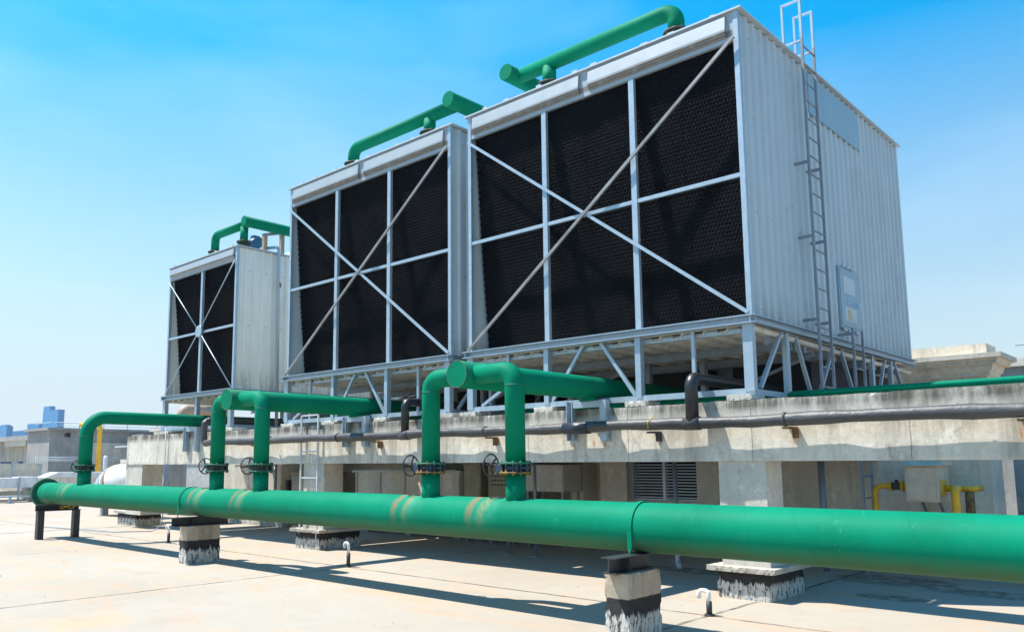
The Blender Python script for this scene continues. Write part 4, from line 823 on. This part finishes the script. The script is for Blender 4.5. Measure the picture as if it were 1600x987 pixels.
# ------------------------------------------------------------------ left background
t = thing('stair_building', (-54, 20, 0), 'boxy grey concrete roof building with rail on top at far left', 'building')
MB().box(-55.7, -52.0, 18.2, 30, 0, 3.78).build('wall', M_CONCG, t); MB().box(-55.9, -51.8, 18.0, 30.1, 3.781, 3.93).build('roof_slab', M_CONCG, t)
m = MB()
for yy in (18.6, 20.0, 21.5, 23, 25): m.cyl((-52.3, yy, 3.93), (-52.3, yy, 4.27), 0.025, 8)
m.cyl((-52.3, 18.6, 4.27), (-52.3, 26, 4.27), 0.025, 8).cyl((-52.3, 18.6, 4.1), (-52.3, 26, 4.1), 0.015, 8).cyl((-55.5, 18.5, 4.27), (-52.3, 18.5, 4.27), 0.025, 8); m.build('roof_rail', M_GALV, t)
MB().box(-51.99, -51.93, 20, 24, 1.0, 3.07).build('render_patch', M_CONC2, t)
o = MB().box(-51.6, -51.35, 18.9, 19.15, 3.38, 3.62).box(-51.92, -51.6, 19.0, 19.05, 3.45, 3.5).build('wall_lamp', M_DARK); tag(o, 'small black lamp on the wall of the grey roof building', 'lamp')
t = thing('far_roof_building', (-60, 18.4, 0), 'low concrete roof building with dark recess at the left edge', 'building')
MB().box(-76, -56.9, 18.9, 28, 0, 3.3).build('wall', M_CONC, t); MB().box(-76, -56.6, 18.5, 28.2, 3.301, 3.62).build('roof_slab', M_CONCG, t); MB().box(-61.3, -57.2, 18.6, 18.899, 2.95, 3.3).build('fascia', M_CONC2, t)
MB().box(-56.7, -55.72, 18.6, 19.6, 2.7, 3.55).build('link_beam', M_CONC2, t)
t = thing('side_building', (-45, 26, 0), 'grey concrete building behind the yellow pipe', 'building')
MB().box(-60, -50, 23.0, 34, 0, 3.6).build('wall', M_CONCG, t)
MB().box(-52, -44, 30, 40, 0, 4.4).box(-40, -30.2, 19, 30, 0, 3.35).build('wall', M_CONCG, t); MB().box(-40.2, -30.0, 18.8, 30.2, 3.351, 3.5).build('roof_slab', M_CONC2, t)
t = thing('yellow_vent_pipe', (-45, 18.3, 0), 'upright yellow pipe behind the far green riser', 'pipe')
MB().tube(arc_path([(-45, 18.3, 0.5), (-45, 18.3, 3.85), (-45.7, 17.5, 3.85)], 0.15), 0.12, 20).build('pipe_run', M_YEL, t); MB().box(-45.3, -44.7, 18.0, 18.6, 0, 0.5).build('foot', M_CONCG, t)
o = MB().tube([(-40, 16.6, 0), (-40, 16.6, 2.05), (-40, 16.6, 2.14)], 0.09, 16, rf=lambda f: 0.09 if f < .9 else 0.06).build('white_vent_pipe', M_WHITE); tag(o, 'short round white vent pipe right of the yellow pipe', 'vent pipe')
t = thing('sheet_canopy', (-31, 13, 2.3), 'dark sheet canopy beside the far end of the beam', 'canopy')
MB().add([(-30.9, 13, 2.42), (-27, 13, 2.42), (-27, 14.5, 2.45), (-30.9, 14.5, 2.45), (-30.7, 13, 2.33), (-27, 13, 2.33), (-27, 14.5, 2.36), (-30.7, 14.5, 2.36)], [(0, 1, 2, 3), (4, 7, 6, 5), (0, 4, 5, 1), (1, 5, 6, 2), (2, 6, 7, 3), (3, 7, 4, 0)]).build('roof_sheet', M_AWN, t)
MB().box(-30.5, -27, 12.97, 12.999, 2.345, 2.375).build('edge_strip', M_WHITE, t)
MB().box(-30.2, -27, 13.4, 14.4, 0, 2.3).build('body', M_CONCG, t)
# AC unit row, duct, round duct
t = thing('air_handler', (-44, 14, 0), 'long beige air handling unit with vertical seams at the left', 'air handling unit')
MB().box(-46, -44, 9.5, 15.15, 1.1, 1.76).build('casing', M_CREAM, t); MB().box(-46.1, -43.95, 9.4, 15.2, 1.761, 1.80).build('lid', M_GBOX, t)
m = MB()
for yy in (13.8, 15.08, 12.0): m.box(-43.999, -43.96, yy - 0.04, yy + 0.04, 1.1, 1.76)
m.build('seam', M_GALV, t)
for yy in (10, 12.5, 14.9): MB().box(-45.9, -44.1, yy - 0.08, yy + 0.08, 0, 1.099).build('leg', M_GALVD, t)
m = MB().box(-44.9, -44.6, 13.4, 13.9, 1.80, 1.88).box(-44.7, -44.5, 14.2, 14.4, 1.80, 1.9); m.box(-44.6, -44.55, 13.0, 13.05, 1.8, 2.05); tag(m.build('small_fitting', M_DKBLUE), 'small dark fittings on top of the beige air unit', 'fitting')
t = thing('white_duct', (-42, 13, 0), 'long white rectangular duct on a low frame at the left', 'duct')
MB().box(-43.0, -42.0, 9.0, 13.45, 0.67, 1.12).build('duct_section', M_DUCT, t); MB().box(-43.0, -41.95, 13.46, 14.25, 0.68, 1.16).build('duct_section', M_DUCT, t)
MB().box(-42.8, -41.8, 14.26, 22, 0.60, 1.12).build('duct_section', M_DUCT, t)
for yy in (13.45,): MB().box(-41.99, -41.9, yy - .04, yy + .05, 0.1, 1.16).build('strap', M_GALV, t)
for yy in (10.5, 12.6, 14.2, 17): MB().box(-42.9, -42.0, yy - 0.05, yy + 0.05, 0, 0.599).build('leg', M_GALVD, t)
MB().box(-42.85, -42.3, 9, 22, 0.30, 0.5).build('cable_trough', M_CONCW, t)
t = thing('low_rail_pipe', (-40.8, 12.8, 0), 'low grey pipe rail on short posts in front of the white duct', 'pipe rail')
MB().cyl((-40.8, 6, 0.30), (-40.8, 16, 0.30), 0.035, 12).build('rail', M_GALV, t)
for yy in (8.4, 12.75, 15.6): MB().cyl((-40.8, yy, 0), (-40.8, yy, 0.27), 0.06, 12).box(-40.95, -40.65, yy - .15, yy + .15, 0, 0.03).build('post', M_GALV, t)
o = MB().box(-42.6, -41.5, 15.0, 17.6, 1.12, 1.36).add([(-42.6, 14.4, 1.12), (-41.5, 14.4, 1.12), (-41.5, 15, 1.36), (-42.6, 15, 1.36), (-42.6, 15, 1.12), (-41.5, 15, 1.12)], [(0, 1, 2, 3), (0, 3, 4), (1, 5, 2), (0, 4, 5, 1)]).build('white_transition_duct', M_DUCT); tag(o, 'white sloped duct hood behind the far end flange', 'duct')
# big round duct elbow with bands
t = thing('round_duct', (-27, 11.2, 0), 'large white round duct elbow with grey bands beside the far column', 'duct')
cpath = [(-24.1 - 1.35 + 1.35 * math.cos(a), 11.3, 0.35 + 1.35 * math.sin(a)) for a in [i * PI / 2 / 14 for i in range(15)]]
c0 = Vector((-27.6, 12.0, -0.1))
def ring_pt(a, R): return c0 + Vector((-R * math.sin(a), 0, R * math.cos(a)))
path_ = [ring_pt(i * (PI * 0.33) / 16, 1.3) for i in range(17)]
MB().tube([(-25.6, 12.0, 1.2)] + path_ , 0.52, 32).build('elbow', M_DUCT, t); MB().box(-28.9, -28.7, 11.9, 12.1, 0, 0.5).build('leg', M_GALVD, t)
for a in (0.42, 0.56): p = ring_pt(a, 1.3); d = Vector((-math.cos(a), 0, -math.sin(a))); MB().cyl(p - d * 0.03, p + d * 0.03, 0.545, 32).build('band', M_GALV, t)
p = ring_pt(0.2, 1.3); d = Vector((-math.cos(.2), 0, -math.sin(.2))); MB().cyl(p - d * 0.12, p + d * 0.12, 0.53, 32).build('cuff', M_TANK, t)
o = MB().box(-24.6, -23.9, 10.65, 11.4, 1.74, 1.86).box(-24.3, -23.9, 10.7, 11.3, 0, 1.739).build('concrete_ledge', M_CONC2); tag(o, 'short concrete post with capping left of the far column', 'post')
m = MB()
for z in (1.95, 2.05, 2.15): m.cyl((-49, 16.5, z), (-49, 22, z), 0.016, 8)
for yy in (16.5, 19, 22): m.cyl((-49, yy, 0), (-49, yy, 2.15), 0.02, 8)
tag(m.build('thin_railing', M_GALV), 'thin grey railing in front of the grey roof building', 'railing')
o = MB().tube(arc_path([(-47, 24, 4.4), (-47, 24, 5.0), (-47, 27, 5.0)], .4), .35, 18).build('beige_vent', M_TANK); tag(o, 'beige bent vent on the roof behind the grey building', 'vent')

# far city
def city(x0, x1, y, z1, label, step=None):
    t = thing('far_tower_block', ((x0 + x1) / 2, y, -42), label, 'building')
    MB().box(x0, x1, y, y + 8, -42, z1).build('block', M_TEAL, t)
    if step: MB().box(step[0], step[1], y + 0.5, y + 7.5, z1, step[2]).build('roof_block', M_TEAL, t)
city(-1172, -1118, 400, 73.5, 'distant blue high-rise with a taller left part', (-1172, -1150, 79.5))
city(-1232, -1188, 401, 58.5, 'distant blue block left of the high-rise')
city(-1347, -1240, 402, 50.5, 'long low distant blue block at the left edge')
city(-1338, -1300, 380, 56, 'distant pale blue domed block, the left one', (-1330, -1308, 58.5)); city(-1285, -1248, 380, 56, 'distant pale blue domed block, the right one', (-1278, -1255, 58))

# haze: one closed box of even, thin air round the scene
hm = bpy.data.materials.new('haze_air'); hm.use_nodes = True; hm.node_tree.nodes.clear()
ho = hm.node_tree.nodes.new('ShaderNodeOutputMaterial'); hv = hm.node_tree.nodes.new('ShaderNodeVolumePrincipled')
hv.inputs['Color'].default_value = (0.80, 0.90, 1.0, 1); hv.inputs['Density'].default_value = 0.00013; hv.inputs['Anisotropy'].default_value = 0.2
hm.node_tree.links.new(hv.outputs[0], ho.inputs['Volume'])
hz_ = MB().box(-1900, 700, -700, 1500, -43, 84).build('haze', hm); tag(hz_, kind='stuff')

# loose grit and flakes lying on the roof floor
rg = random.Random(21); m = MB()
for i in range(150):
    x = rg.uniform(-24, 1); y = rg.uniform(3.0, 12.5); q = rg.uniform(0.005, 0.013) * (1.6 if rg.random() < 0.08 else 1); a = rg.uniform(0, PI)
    c_, s_ = math.cos(a) * q, math.sin(a) * q; h = q * rg.uniform(0.3, 0.8)
    m.add([(x + c_, y + s_, 0.002), (x - s_ * .7, y + c_ * .7, 0.002), (x - c_, y - s_, 0.002), (x + s_ * .6, y - c_ * .6, 0.002), (x + c_ * .1, y, 0.002 + h)], [(0, 1, 4), (1, 2, 4), (2, 3, 4), (3, 0, 4), (3, 2, 1, 0)])
M_GRIT = simple('grit', (0.16, 0.13, 0.10), 0.9, var=0.5, scale=4)
tag(m.build('loose_grit', M_GRIT), kind='stuff')
